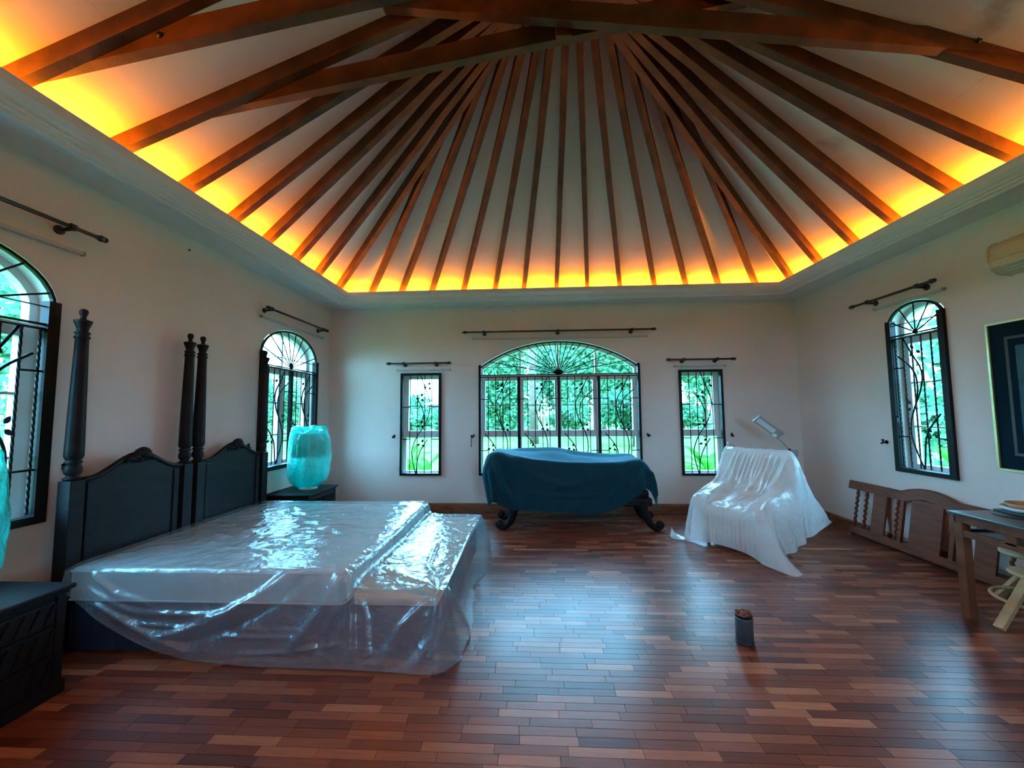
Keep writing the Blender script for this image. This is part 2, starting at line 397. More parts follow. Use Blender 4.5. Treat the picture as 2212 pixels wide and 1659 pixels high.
WIN = {
    1: dict(side='left', u0=1.205, u1=2.428, z0=0.824, zs=2.215, arch='ellipse', rise=0.37, panels=2),
    2: dict(side='left', u0=4.384, u1=5.602, z0=0.824, zs=2.215, arch='ellipse', rise=0.37, panels=2),
    3: dict(side='back', u0=-2.016, u1=-1.385, z0=0.555, zs=2.109, arch=None, rise=0, panels=1),
    4: dict(side='back', u0=-0.810, u1=1.615, z0=0.555, zs=2.19, arch='segment', rise=0.395, panels=4),
    5: dict(side='back', u0=2.184, u1=2.8155, z0=0.555, zs=2.109, arch=None, rise=0, panels=1),
    7: dict(side='front', u0=1.25, u1=2.47, z0=0.555, zs=2.215, arch='ellipse', rise=0.37, panels=2),
    6: dict(side='right', u0=3.8715, u1=4.483, z0=0.840, zs=2.40, arch='ellipse', rise=0.21, panels=1),
}
WT = 0.24
def make_wall(name, side, a0, a1, h):
    f = wall_map(side); b = MB()
    outer = [(a0, 0), (a1, 0), (a1, h), (a0, h)]
    holes = [outline(w) for w in WIN.values() if w['side'] == side]
    polys = [[Vector((x, y, 0)) for x, y in outer]] + [[Vector((x, y, 0)) for x, y in hh[::-1]] for hh in holes]
    flat = [p for pl in polys for p in pl]; tris = tessellate_polygon(polys)
    for d in (0.0, -WT): b.add([f(p.x, p.y, d) for p in flat], [tuple(t) for t in tris])
    for pl in [outer] + holes:
        n = len(pl); b.add([f(*p, 0.0) for p in pl] + [f(*p, -WT) for p in pl], [(i, (i + 1) % n, n + (i + 1) % n, n + i) for i in range(n)])
    o = b.build(name, 'wall'); me = o.data
    bm = bmesh.new(); bm.from_mesh(me); bmesh.ops.remove_doubles(bm, verts=bm.verts[:], dist=1e-5); bmesh.ops.recalc_face_normals(bm, faces=bm.faces[:]); bm.to_mesh(me); bm.free()
    return structure(o)
WH = 3.24
make_wall('wall_back', 'back', XL - WT, XR + WT, WH)
make_wall('wall_left', 'left', YF, YB, WH)
make_wall('wall_right', 'right', YF, YB, WH)
make_wall('wall_front', 'front', XL - WT, XR + WT, WH)

# floor: slab plus parquet strips
fl = structure(MB().box((XL - 0.02, YF - 0.02, -0.10), (XR + 0.02, YB + 0.02, -0.0125)).build('floor', 'joint'))
PITCH = 0.0535; GAP = 0.0009
strips = []
y = YF
while y < YB - 0.001:
    L = R_.choice((0.27, 0.30, 0.33)); x = XL - R_.random() * L; y1 = min(y + PITCH, YB)
    while x < XR - 0.004:
        xa, xb = max(x, XL), min(x + L, XR)
        if xb - xa > 0.004: strips.append((xa, xb, y, y1, L if (xa == x and xb == x + L and y1 - y > PITCH - 1e-6) else None))
        x += L
    y += PITCH
near = [s for s in strips if s[4] and s[2] > 1.60 and abs((s[0] + s[1]) / 2 + 0.05 * s[2]) < s[2] * 1.33
        and not (s[0] < -0.45 and s[3] > 2.42)]
near.sort(key=lambda s: s[2]); near = near[:296]; near_set = set(near)
def strip_box(b, xa, xb, ya, yb, dz=0.0, tx=0.0):
    c = 0.0012
    z = 0.0 + dz
    vs = [(xa + GAP / 2, ya + GAP / 2, -0.0125), (xb - GAP / 2, ya + GAP / 2, -0.0125), (xb - GAP / 2, yb - GAP / 2, -0.0125), (xa + GAP / 2, yb - GAP / 2, -0.0125),
          (xa + c, ya + c, z - tx), (xb - c, ya + c, z - tx), (xb - c, yb - c, z + tx), (xa + c, yb - c, z + tx)]
    b.add(vs, [(4, 5, 6, 7), (0, 1, 5, 4), (1, 2, 6, 5), (2, 3, 7, 6), (3, 0, 4, 7)])
pl_me = {}
for L in (0.27, 0.30, 0.33):
    b = MB(); strip_box(b, -L / 2, L / 2, -PITCH / 2, PITCH / 2); me = b.mesh('plank'); me.materials.append(M['plank']); pl_me[L] = me
for s in near:
    instance('plank', pl_me[s[4]], fl, ((s[0] + s[1]) / 2, (s[2] + s[3]) / 2, -R_.random() * 0.0004), (R_.uniform(-1, 1) * 0.004, R_.uniform(-1, 1) * 0.0012, 0))
b = MB()
for s in strips:
    if s not in near_set: strip_box(b, *s[:4], dz=-R_.random() * 0.0004, tx=R_.uniform(-1, 1) * 0.0001)
o = b.build('parquet_strips', 'plank', fl); o['kind'] = 'stuff'

# ceiling: panels on a hip roof, rafters, scissor beams
AP = Vector((0.235, 2.47, 4.645)); EZ = 3.225
BL, BR = Vector((XL, YB, EZ)), Vector((XR, YB, EZ)); FL, FR = Vector((XL, YF, EZ)), Vector((XR, YF, EZ)); RF = Vector((AP.x, YF, AP.z))
ce = MB()
up = Vector((0, 0, 0.10))
for poly in ((BL, BR, AP), (BL, AP, RF, FL), (BR, FR, RF, AP)):
    n = len(poly); vs = [p + Vector((0, 0, 0.03)) for p in poly] + [p + up for p in poly]
    ce.add(vs, [tuple(range(n)), tuple(range(n, 2 * n))[::-1]] + [(i, (i + 1) % n, n + (i + 1) % n, n + i) for i in range(n)])
ce.prism([(XL, EZ - 0.1), (XR, EZ - 0.1), (XR, EZ), (AP.x, AP.z), (XL, EZ)], lambda a, c: (a, YF, c), lambda a, c: (a, YF - 0.1, c))
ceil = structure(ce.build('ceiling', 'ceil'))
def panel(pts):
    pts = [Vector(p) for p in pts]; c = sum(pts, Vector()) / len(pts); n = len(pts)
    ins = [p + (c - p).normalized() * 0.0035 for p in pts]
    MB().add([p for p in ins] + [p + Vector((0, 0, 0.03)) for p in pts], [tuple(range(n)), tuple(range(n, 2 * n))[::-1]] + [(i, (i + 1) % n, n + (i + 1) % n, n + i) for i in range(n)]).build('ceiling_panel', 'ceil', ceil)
CUT = (0.0, 0.27, 0.575, 1.0)
for a, b2, ta, tb in ((BL, BR, AP, AP), (FL, BL, RF, AP), (BR, FR, AP, RF)):
    for k in range(3):
        s0, s1 = CUT[k], CUT[k + 1]
        q = [a.lerp(ta, s0), b2.lerp(tb, s0), b2.lerp(tb, s1), a.lerp(ta, s1)]
        if (q[2] - q[3]).length < 1e-4: q = q[:3]
        panel(q)
UND = Vector((0, 0, -0.117))
def rafter(foot, top, w=0.056, h=0.108, extra=0.30):
    foot = Vector(foot); top = Vector(top); d = (top - foot).normalized(); n = max(1, int((top - foot).length / 0.5))
    p0 = foot - d * extra; b = MB(); sd = d.cross(Vector((0, 0, 1))).normalized(); u2 = sd.cross(d); vs = []; fs = []
    for i in range(n + 1):
        c = p0.lerp(top, i / n); jw = R_.uniform(-0.002, 0.002)
        for a, e in ((-1, 0), (1, 0), (1, 1), (-1, 1)): vs.append(c + sd * (a * w / 2 + jw) + u2 * (e * (h + 0.02)))
    for i in range(n):
        for k in range(4): fs.append((i * 4 + k, i * 4 + (k + 1) % 4, i * 4 + 4 + (k + 1) % 4, i * 4 + 4 + k))
    fs += [(0, 3, 2, 1), tuple(n * 4 + k for k in range(4))]
    b.add(vs, fs); b.build('rafter', 'rafter', ceil)
LFEET = [(-2.704, 2.419), (-2.697, 2.91), (-2.695, 3.408), (-2.693, 3.861), (-2.689, 4.345), (-2.694, 4.829), (-2.691, 5.379)]
RFEET = [(3.461, 5.38), (3.452, 4.845), (3.445, 4.312), (3.448, 3.841), (3.438, 3.314), (3.458, 2.896), (3.45, 2.384)]
BFEET = [(-2.291, 5.554), (-1.849, 5.55), (-1.41, 5.555), (-0.948, 5.547), (-0.499, 5.548), (-0.089, 5.543), (0.371, 5.545), (0.803, 5.546), (1.257, 5.552), (1.734, 5.55), (2.163, 5.551), (2.602, 5.552), (3.099, 5.551)]
def zl(x): return EZ + (AP.z - EZ) * (x - XL) / (AP.x - XL) + UND.z
def zr(x): return EZ + (AP.z - EZ) * (XR - x) / (XR - AP.x) + UND.z
def zb(y): return EZ + (AP.z - EZ) * (YB - y) / (YB - AP.y) + UND.z
apu = AP + UND
for k, (x, y) in enumerate(LFEET):
    t = apu if k else Vector((AP.x, 2.45, apu.z)); rafter((x, y, zl(x)), Vector((x, y, zl(x))).lerp(t, 0.99))
for k, (x, y) in enumerate(RFEET):
    t = apu if k < 6 else Vector((AP.x, 2.40, apu.z)); rafter((x, y, zr(x)), Vector((x, y, zr(x))).lerp(t, 0.99))
QB = Vector((0.271, 2.021, 4.711))
for x, y in BFEET:
    f = Vector((x, y, zb(y))); q = QB.copy(); q.z = zb(q.y); t = (f.y - 2.52) / (f.y - q.y); rafter(f, f.lerp(q, t), w=0.054)
for y in (1.872, 1.37, 0.87, 0.37, -0.13, -0.63, -1.13, -1.63, -2.13):
    rafter((-2.70, y, zl(-2.70)), (AP.x - 0.01, y, zl(AP.x - 0.01))); rafter((3.45, y, zr(3.45)), (AP.x + 0.01, y, zr(AP.x + 0.01)))
MB().box((AP.x - 0.03, YF, apu.z - 0.10), (AP.x + 0.03, AP.y + 0.05, apu.z + 0.12)).build('ridge_beam', 'rafter', ceil)
def scissor(y, x0, z0, x1, z1, h=0.135, w=0.055):
    # ends cut along the slope of the roof
    def pl(x): return min(zl(x) if x < AP.x else zr(x), 9) - UND.z - 0.004
    s = (z1 - z0) / (x1 - x0); f0 = lambda a, c: Vector((a, y - w / 2, c)); f1 = lambda a, c: Vector((a, y + w / 2, c))
    def hit(xs, off, lo, hi):
        for _ in range(50):
            mid = (lo + hi) / 2
            if z0 + s * (mid - x0) + off < pl(mid): lo = mid
            else: hi = mid
        return lo
    L_, H_ = (XL - 1, XR + 1) if x0 < x1 else (XR + 1, XL - 1); h0 = min(h, 0.10)
    pt = lambda off, e: (lambda q: (q, z0 + s * (q - x0) + off))(hit(None, off, AP.x, e))
    poly = [pt(0, L_), pt(0, H_), pt(h, H_), pt(h, L_)]
    o = MB().prism(poly, f0, f1).build('scissor_beam', 'rafter', ceil)
    MB().lathe([(0.016, -0.006), (0.016, 0.006)], (x0 + (0.12 if x0 < x1 else -0.12), y - w / 2 - 0.003, z0 + 0.06 + s * (0.12 if x0 < x1 else -0.12)), 10, 'y').build('bolt_head', 'black', o)
def pair(y):
    k = y / 2.50
    scissor(y, -2.23, 3.572, 0.619, 4.035)
    scissor(y - 0.12, 2.805, 3.619 - 0.01, -0.817, 4.128)
pair(2.49)
scissor(1.93, -2.114, 3.475, 0.619, 3.945); scissor(1.81, 2.805, 3.60, -0.817, 4.12)
MB().box((AP.x - 0.05, 2.40, 3.93), (AP.x + 0.05, 2.46, apu.z + 0.1)).build('king_post', 'rafter', ceil)

# cornice with a light trough, and skirting boards
PROF = [(0.0, 3.135), (0.30, 3.125), (0.345, 3.112), (0.372, 3.112), (0.378, 3.128), (0.398, 3.130), (0.404, 3.148), (0.424, 3.150), (0.430, 3.166), (0.452, 3.176), (0.482, 3.205), (0.498, 3.240), (0.5036, 3.252), (0.488, 3.252), (0.478, 3.222), (0.44, 3.180), (0.0, 3.180)]
def room_corner(k, i):
    return [(XL + k, YF + k), (XL + k, YB - k), (XR - k, YB - k), (XR - k, YF + k)][i]
for nm, i, j in (('trim_1', 0, 1), ('trim_2', 1, 2), ('trim_3', 2, 3), ('trim_4', 3, 0)):
    b = MB(); n = len(PROF)
    vs = [(*room_corner(k, i), z) for k, z in PROF] + [(*room_corner(k, j), z) for k, z in PROF]
    b.add(vs, [(q, (q + 1) % n, n + (q + 1) % n, n + q) for q in range(n)] + [tuple(range(n)), tuple(range(n, 2 * n))[::-1]])
    structure(b.build(nm, 'cornice'))
BP = [(0.0, 0.0), (0.018, 0.0), (0.018, 0.125), (0.012, 0.140), (0.0, 0.146)]
for nm, i, j in (('baseboard_left', 0, 1), ('baseboard_back', 1, 2), ('baseboard_right', 2, 3)):
    b = MB(); n = len(BP)
    vs = [(*room_corner(k, i), z) for k, z in BP] + [(*room_corner(k, j), z) for k, z in BP]
    b.add(vs, [(q, (q + 1) % n, n + (q + 1) % n, n + q) for q in range(n)] + [tuple(range(n)), tuple(range(n, 2 * n))[::-1]])
    structure(b.build(nm, 'skirt'))

# ------------------------------------------------------------------ windows: white sash, panes, black grille with vines
VA = [(.75, .0), (.59, .13), (.447, .228), (.408, .317), (.474, .426), (.58, .515), (.684, .614), (.72, .69), (.71, .78), (.62, .89), (.5, 1)]
VB = [(.895, .137), (.658, .218), (.54, .297), (.52, .406), (.58, .515)]
VC = [(.105, .589), (.29, .673), (.408, .752), (.45, .83), (.47, .91), (.5, 1)]
LV = [(.526, .109), (.67, .53), (.29, .738)]
NA = [(.49, 0), (.6, .114), (.75, .28), (.7, .425), (.59, .52), (.4, .63), (.267, .76), (.283, .87), (.367, 1)]
NB = [(.283, .195), (.483, .293), (.577, .4), (.59, .52)]
NC = [(.683, .66), (.517, .76), (.417, .868), (.38, 1)]
NLV = [(.69, .114), (.49, .231), (.493, .51), (.517, .70)]
lb = MB()
LP = [(0, 0), (.008, .007), (.012, .017), (.009, .028), (0, .040), (-.009, .028), (-.012, .017), (-.008, .007)]
lb.prism(LP, lambda a, c: (a, -0.002, c), lambda a, c: (a, 0.002, c))
leaf_me = lb.mesh('leaf'); leaf_me.materials.append(M['iron'])
def spline2(pts, n=5):
    return [(p[0], p[1]) for p in catmull([(a, c, 0) for a, c in pts], n)]
def make_window(idx, w):
    f = wall_map(w['side']); uc = (w['u0'] + w['u1']) / 2
    root = thing('window_%d' % idx, f(uc, w['z0'], 0), kind='structure')
    flat = w['arch'] is None; lrot = {'back': 0, 'front': 0, 'left': PI / 2, 'right': -PI / 2}[w['side']]
    u0, u1, z0, zs = w['u0'], w['u1'], w['z0'], w['zs']
    # white sash set back in the opening
    d0, d1 = -0.19, -0.13
    b = MB(); b.ring(outline(w), outline(w, 0.05), lambda a, c: f(a, c, d0), lambda a, c: f(a, c, d1))
    npan = {1: 2, 2: 2, 3: 1, 4: 4, 5: 1, 6: 1, 7: 2}[idx]
    tz = zs if flat else zs - 0.14
    cells = []
    iu0, iu1 = u0 + 0.05, u1 - 0.05
    def bar(a0, c0, a1, c1): b.prism([(a0, c0), (a1, c0), (a1, c1), (a0, c1)], lambda a, c: f(a, c, d0), lambda a, c: f(a, c, d1 + 0.004))
    wd = (iu1 - iu0) / npan; mw = 0.035
    zlow = 1.165 if w['side'] in ('back', 'front') else None
    if not flat: bar(iu0, tz - 0.03, iu1, tz + 0.03)
    top_in = (zs - 0.05) if flat else tz - 0.03
    for k in range(npan):
        a0 = iu0 + k * wd + (mw / 2 if k else 0); a1 = iu0 + (k + 1) * wd - (mw / 2 if k < npan - 1 else 0)
        if k: bar(a0 - mw, z0 + 0.05, a0, top_in)
        zz = z0 + 0.05
        if zlow:
            cells.append((a0, a1, zz, zlow - 0.043)); bar(a0, zlow - 0.043, a1, zlow + 0.043); zz = zlow + 0.043
        # casement leaf frame inside the cell
        cw = 0.032
        bar(a0, zz, a0 + cw, top_in); bar(a1 - cw, zz, a1, top_in); bar(a0 + cw, top_in - cw, a1 - cw, top_in); bar(a0 + cw, zz, a1 - cw, zz + (0.012 if zlow else cw))
        zz2 = zz + (0.012 if zlow else cw); ztop = top_in - cw
        nb = [1.605] if zlow else [z0 + (ztop - z0) * q for q in (0.35, 0.69)]
        last = zz2
        for zb_ in nb:
            bar(a0 + cw, zb_ - 0.008, a1 - cw, zb_ + 0.008); cells.append((a0 + cw, a1 - cw, last, zb_ - 0.008)); last = zb_ + 0.008
        cells.append((a0 + cw, a1 - cw, last, ztop))
    arch_cut = []
    if not flat:
        op = outline(w, 0.05)[2:]
        if w['arch'] == 'segment':
            for k in (1, 2, 3):
                ux = iu0 + k * wd
                zt = max(z for (u, z) in op if abs(u - ux) < 0.2) if k == 2 else [z for (u, z) in sorted(op, key=lambda q: abs(q[0] - ux))][0]
                bar(ux - 0.012, tz + 0.03, ux + 0.012, zt); arch_cut.append(ux)
        elif npan == 2:
            bar(uc - 0.012, tz + 0.03, uc + 0.012, zs + w['rise'] - 0.05); arch_cut.append(uc)
    sash = b.build('window_sash', 'sash', root)
    def pane(poly): MB().prism(poly, lambda a, c: f(a, c, -0.163), lambda a, c: f(a, c, -0.159)).build('pane', 'glass', sash)
    for (a0, a1, c0, c1) in cells: pane([(a0, c0), (a1, c0), (a1, c1), (a0, c1)])
    if not flat:
        ed = [iu0] + arch_cut + [iu1]
        def ztop_at(u):
            best = None
            for (ua, za), (ub, zb2) in zip(op[:-1], op[1:]):
                if min(ua, ub) - 1e-6 <= u <= max(ua, ub) + 1e-6 and abs(ua - ub) > 1e-9: best = za + (zb2 - za) * (u - ua) / (ub - ua)
            return best if best else zs
        for a, c in zip(ed[:-1], ed[1:]):
            us = [a + (c - a) * q / 8 for q in range(9)]
            pane([(a, tz + 0.03), (c, tz + 0.03)] + [(u, max(ztop_at(u), tz + 0.04)) for u in us[::-1]])
    # white sill board in the reveal
    MB().prism([(u0, z0 - 0.001), (u1, z0 - 0.001), (u1, z0 + 0.012), (u0, z0 + 0.012)], lambda a, c: f(a, c, -0.13), lambda a, c: f(a, c, -0.035)).build('window_sill', 'sash', root)
    # iron security grille
    fw = 0.034 if flat or idx in (4,) else 0.066 if idx != 6 else 0.058
    dp0, dp1 = -0.03, 0.03
    g = MB(); F0 = lambda a, c: f(a, c, dp0); F1 = lambda a, c: f(a, c, dp1)
    def gb(a0, c0, a1, c1, e0=dp0, e1=dp1): g.prism([(a0, c0), (a1, c0), (a1, c1), (a0, c1)], lambda a, c: f(a, c, e0), lambda a, c: f(a, c, e1))
    pt = zs if flat else zs + (0.03 if idx != 6 else 0.045)
    gb(u0, z0, u0 + fw, pt); gb(u1 - fw, z0, u1, pt); gb(u0 + fw, z0, u1 - fw, z0 + fw * (1.0 if flat or idx in (4,) else 0.75))
    gtop = zs - fw if flat else tz - 0.02
    gbot = z0 + fw
    if flat: gb(u0 + fw, zs - fw, u1 - fw, zs)
    else:
        gb(u0 + fw, gtop, u1 - fw, gtop + 0.012, -0.012, 0.012); gb(u0 + fw, gtop + 0.03, u1 - fw, gtop + 0.042, -0.012, 0.012)
        gw = dict(w); g.ring(outline(gw, 0.012)[2:] + [(u0 + 0.03, zs - 0.01), (u1 - 0.03, zs - 0.01)], outline(gw, 0.032)[2:] + [(u0 + 0.05, zs - 0.005), (u1 - 0.05, zs - 0.005)], lambda a, c: f(a, c, -0.012), lambda a, c: f(a, c, 0.012))
    npg = w['panels']; mul = 0.044 if npg > 1 else 0
    pw = (u1 - u0 - 2 * fw - mul * (npg - 1)) / npg; pans = []
    for k in range(npg):
        a0 = u0 + fw + k * (pw + mul); pans.append((a0, a0 + pw))
        if k: gb(a0 - mul, gbot, a0 - mul * 0.62, gtop, -0.02, 0.02); gb(a0 - mul * 0.38, gbot, a0, gtop, -0.02, 0.02); gb(a0 - mul * 0.62, gbot, a0 - mul * 0.38, gtop, -0.006, 0.006)
    gr = g.build('security_grille', 'iron', root)
    bw = 0.011 if idx != 1 else 0.012
    if not flat:
        hubz = gtop + 0.042; nray = {4: 17, 7: 9, 1: 9, 2: 9, 6: 6}[idx]
        oo = outline(w, 0.025)[2:]
        for q in range(1, nray):
            th = PI * q / nray; dx, dz = math.cos(th), math.sin(th); best = None
            for (ua, za), (ub, zb2) in zip(oo[:-1], oo[1:]):
                # intersect ray from the hub with the arch segment
                ex, ez = ub - ua, zb2 - za; den = dx * ez - dz * ex
                if abs(den) < 1e-9: continue
                t = ((ua - uc) * ez - (za - hubz) * ex) / den; s = ((ua - uc) * dz - (za - hubz) * dx) / den
                if t > 0 and -1e-6 <= s <= 1 + 1e-6: best = t
            if best is None: best = ((u1 - u0) / 2 - fw) / max(abs(dx), 1e-3)
            MB().tube([f(uc, hubz, 0), f(uc + dx * best, hubz + dz * best, 0)], 0.0065, 6).build('fan_bar', 'iron', gr)
        MB().lathe([(0.0, -0.014), (0.018, -0.014), (0.018, 0.014), (0.0, 0.014)], f(uc, hubz, 0), 12, 'y' if w['side'] in ('back', 'front') else 'x').build('fan_hub', 'iron', gr)
    va, vb, vc, lv = (NA, NB, NC, NLV) if flat else (VA, VB, VC, LV)
    for (a0, a1) in pans:
        H = gtop - gbot
        def Pn(s, t, d=0.0): return f(a0 + (a1 - a0) * s, gtop - H * t, d)
        for s in (.2, .4, .6, .79): MB().twist(Pn(s, 0), Pn(s, 1), bw, H / 0.05 if idx in (1, 6) else H / 0.12).build('grille_bar', 'iron', gr)
        hs = [(.0, .2, .327), (.79, 1, .327), (.0, .2, .656), (.79, 1, .656), (.2, .79, .52)] if flat else [(0, .2, .23), (.79, 1, .23), (0, .2, .767), (.79, 1, .767)]
        for s0, s1, t in hs: MB().tube([Pn(s0, t), Pn(s1, t)], bw * 0.6, 6).build('cross_bar', 'iron', gr)
        for v in (va, vb, vc): MB().tube([Pn(s, t, 0.012) for s, t in spline2(v)], bw * 0.70, 6).build('vine_stem', 'iron', gr)
        # rope edging along the panel sides
        if idx in (1, 2, 6):
            for s in (0.0, 1.0): MB().twist(Pn(s + (0.03 if s == 0 else -0.03), 0), Pn(s + (0.03 if s == 0 else -0.03), 1), 0.012, H / 0.045).build('rope_edge', 'iron', gr)
        for (s, t) in lv:
            for q, ang in enumerate((0.5, 2.4, 4.3)):
                p = f(a0 + (a1 - a0) * s + 0.020 * math.sin(ang), gtop - H * t + 0.020 * math.cos(ang), 0.014)
                k = 1.35
                instance('leaf', leaf_me, gr, p, (0, ang if w['side'] != 'right' else -ang, lrot), (k, 1, k))
    if idx in (1, 2, 6):
        lk = MB(); cu = pans[0][1] + mul / 2 if npg == 2 else u1 - fw
        lk.tube([f(cu - 0.03, 1.42, 0.03), f(cu + 0.03, 1.42, 0.03)], 0.008, 8); lk.cbox(tuple(min(a, c) for a, c in zip(f(cu - 0.02, 1.36, 0.02), f(cu + 0.02, 1.40, 0.045))), tuple(max(a, c) for a, c in zip(f(cu - 0.02, 1.36, 0.02), f(cu + 0.02, 1.40, 0.045))), 0.004)
        lk.build('grille_lock', 'iron', gr)
for i, w in WIN.items(): make_window(i, w)

# ------------------------------------------------------------------ beds
POSTP = [(0.036, 1.078), (0.048, 1.083), (0.048, 1.092), (0.034, 1.098), (0.030, 1.108), (0.040, 1.118), (0.046, 1.14), (0.043, 1.165), (0.034, 1.180), (0.044, 1.188), (0.044, 1.198), (0.034, 1.206), (0.042, 1.216),
         (0.049, 1.235), (0.050, 1.27), (0.047, 1.45), (0.042, 1.70), (0.036, 1.95), (0.0335, 2.015), (0.041, 2.022), (0.041, 2.032), (0.031, 2.040), (0.040, 2.052), (0.040, 2.060), (0.028, 2.068), (0.030, 2.085),
         (0.045, 2.128), (0.047, 2.140), (0.040, 2.142), (0.016, 2.150)]
FIN = [(0.013, 2.150), (0.017, 2.158), (0.013, 2.168), (0.021, 2.184), (0.024, 2.200), (0.019, 2.216), (0.0, 2.224)]
def hb_top(t):   # headboard outline, t 0..1 across
    s = abs(t - 0.5) * 2
    return 1.075 + (0.128 * (0.5 + 0.5 * math.cos(PI * min(1, s * 1.08))) + 0.010 * (1 - s))
def make_bed(y0, y1, label):
    hx = -3.03
    t = thing('four_post_bed', ((-2.95 + -1.15) / 2, (y0 + y1) / 2, 0), label, 'bed', 'twin beds pushed together')
    ya, yb = y0 + 0.045, y1 - 0.045
    top = [(ya + (yb - ya) * k / 32, hb_top(k / 32)) for k in range(33)]
    poly = [(ya, 0.10), (yb, 0.10)] + top[::-1]
    hb = MB().prism(poly, lambda a, c: (hx - 0.018, a, c), lambda a, c: (hx + 0.018, a, c)).build('headboard', 'navy', t)
    MB().tube([(hx + 0.012, a, c - 0.004) for a, c in top], 0.019, 8).build('headboard_moulding', 'navy', hb)
    for s in (0, 1):
        yy = ya + 0.05 if s == 0 else yb - 0.05
        MB().cbox((hx + 0.012, yy - 0.025, 0.3), (hx + 0.028, yy + 0.025, 1.05), 0.006).build('headboard_stile', 'navy', hb)
    cb = MB(); yc = (y0 + y1) / 2; zc = hb_top(0.5) - 0.035
    for k in range(9):
        a = -1.25 + 2.5 * k / 8; L = 0.078 - 0.012 * abs(k - 4) / 4
        p = Vector((hx + 0.03, yc, zc)); q = p + Vector((0.012, math.sin(a) * L * 1.12, math.cos(a) * L))
        cb.tube([p, p.lerp(q, 0.55) + Vector((0.012, 0, 0)), q], 0.012, 8, radii=[0.008, 0.0125, 0.014])
    for s in (-1, 1):
        cb.tube([(hx + 0.03, yc + s * 0.03, zc - 0.02), (hx + 0.035, yc + s * 0.075, zc + 0.005), (hx + 0.03, yc + s * 0.11, zc - 0.01), (hx + 0.03, yc + s * 0.10, zc - 0.03)], 0.014, 8, radii=[0.015, 0.018, 0.014, 0.008])
    cb.lathe([(0.0, -0.01), (0.024, 0.0), (0.020, 0.016), (0.0, 0.022)], (hx + 0.03, yc, zc - 0.015), 12, 'x').build('shell_carving', 'navy', hb)
    for yy in (y0, y1):
        b = MB(); b.cbox((hx - 0.045, yy - 0.045, 0.0), (hx + 0.045, yy + 0.045, 1.075), 0.005); b.lathe(POSTP, (hx, yy, 0), 28, 'z', (0.10, 1.24, 2.01, 12))
        p = b.build('bed_post', 'navy', t); MB().lathe(FIN, (hx, yy, 0), 14).build('post_finial', 'navy', p)
    MB().cbox((-2.98, y0 + 0.02, 0.06), (-1.17, y1 - 0.02, 0.31), 0.012).build('bed_base', 'skirtcloth', t)
    # pleated valance hanging round the base
    v = MB(); pts = []
    path = [(-2.96, y0 - 0.02), (-1.15, y0 - 0.02), (-1.15, y1 + 0.0)]
    for (xa, yaa), (xb, ybb) in zip(path[:-1], path[1:]):
        for k in range(60):
            q = k / 60; off = 0.009 * math.sin(k * 1.9) ; pts.append((xa + (xb - xa) * q + (off if xa == xb else 0), yaa + (ybb - yaa) * q + (off if yaa == ybb else 0)))
    n = len(pts); v.add([(a, c, 0.30) for a, c in pts] + [(a, c, 0.025) for a, c in pts], [(k, k + 1, n + k + 1, n + k) for k in range(n - 1)], True)
    v.build('valance', 'skirtcloth', t, fix=False)
    return t
make_bed(2.485, 3.325, 'near dark four-post bed with shell-carved headboard beside the near nightstand')
make_bed(3.460, 4.315, 'far dark four-post bed with shell-carved headboard beside the far nightstand')
def mattress(y0, y1, label):
    b = MB(); b.cbox((-2.965, y0, 0.315), (-1.165, y1, 0.532), 0.035)
    o = b.build('mattress', 'mattress', org=(-2.06, (y0 + y1) / 2, 0.315)); tag(o, label, 'mattress', 'mattresses on the twin beds')
    for z in (0.335, 0.512):
        MB().tube([(-2.95, y0 - 0.002, z), (-1.18, y0 - 0.002, z), (-1.163, y0 + 0.02, z), (-1.163, y1 - 0.02, z), (-1.18, y1 + 0.002, z), (-2.95, y1 + 0.002, z)], 0.007, 6).build('piping', 'mattress', o)
mattress(2.452, 3.365, 'white mattress under clear plastic on the near bed')
mattress(3.400, 4.268, 'white mattress under clear plastic on the far bed')
bn = thing('bed_end_bench', (-0.85, 3.34, 0), 'long low bench with a cream cushion at the foot of the beds under plastic', 'bench')
MB().cbox((-1.10, 2.47, 0.06), (-0.60, 4.22, 0.315), 0.01).build('bench_body', 'skirtcloth', bn)
MB().cbox((-1.115, 2.455, 0.318), (-0.585, 4.235, 0.405), 0.035).build('seat_cushion', 'cream', bn)
for x in (-1.05, -0.65):
    for y in (2.52, 4.17): MB().lathe([(0.022, 0.0), (0.028, 0.05), (0.028, 0.062)], (x, y, 0), 12).build('bench_leg', 'navy', bn)
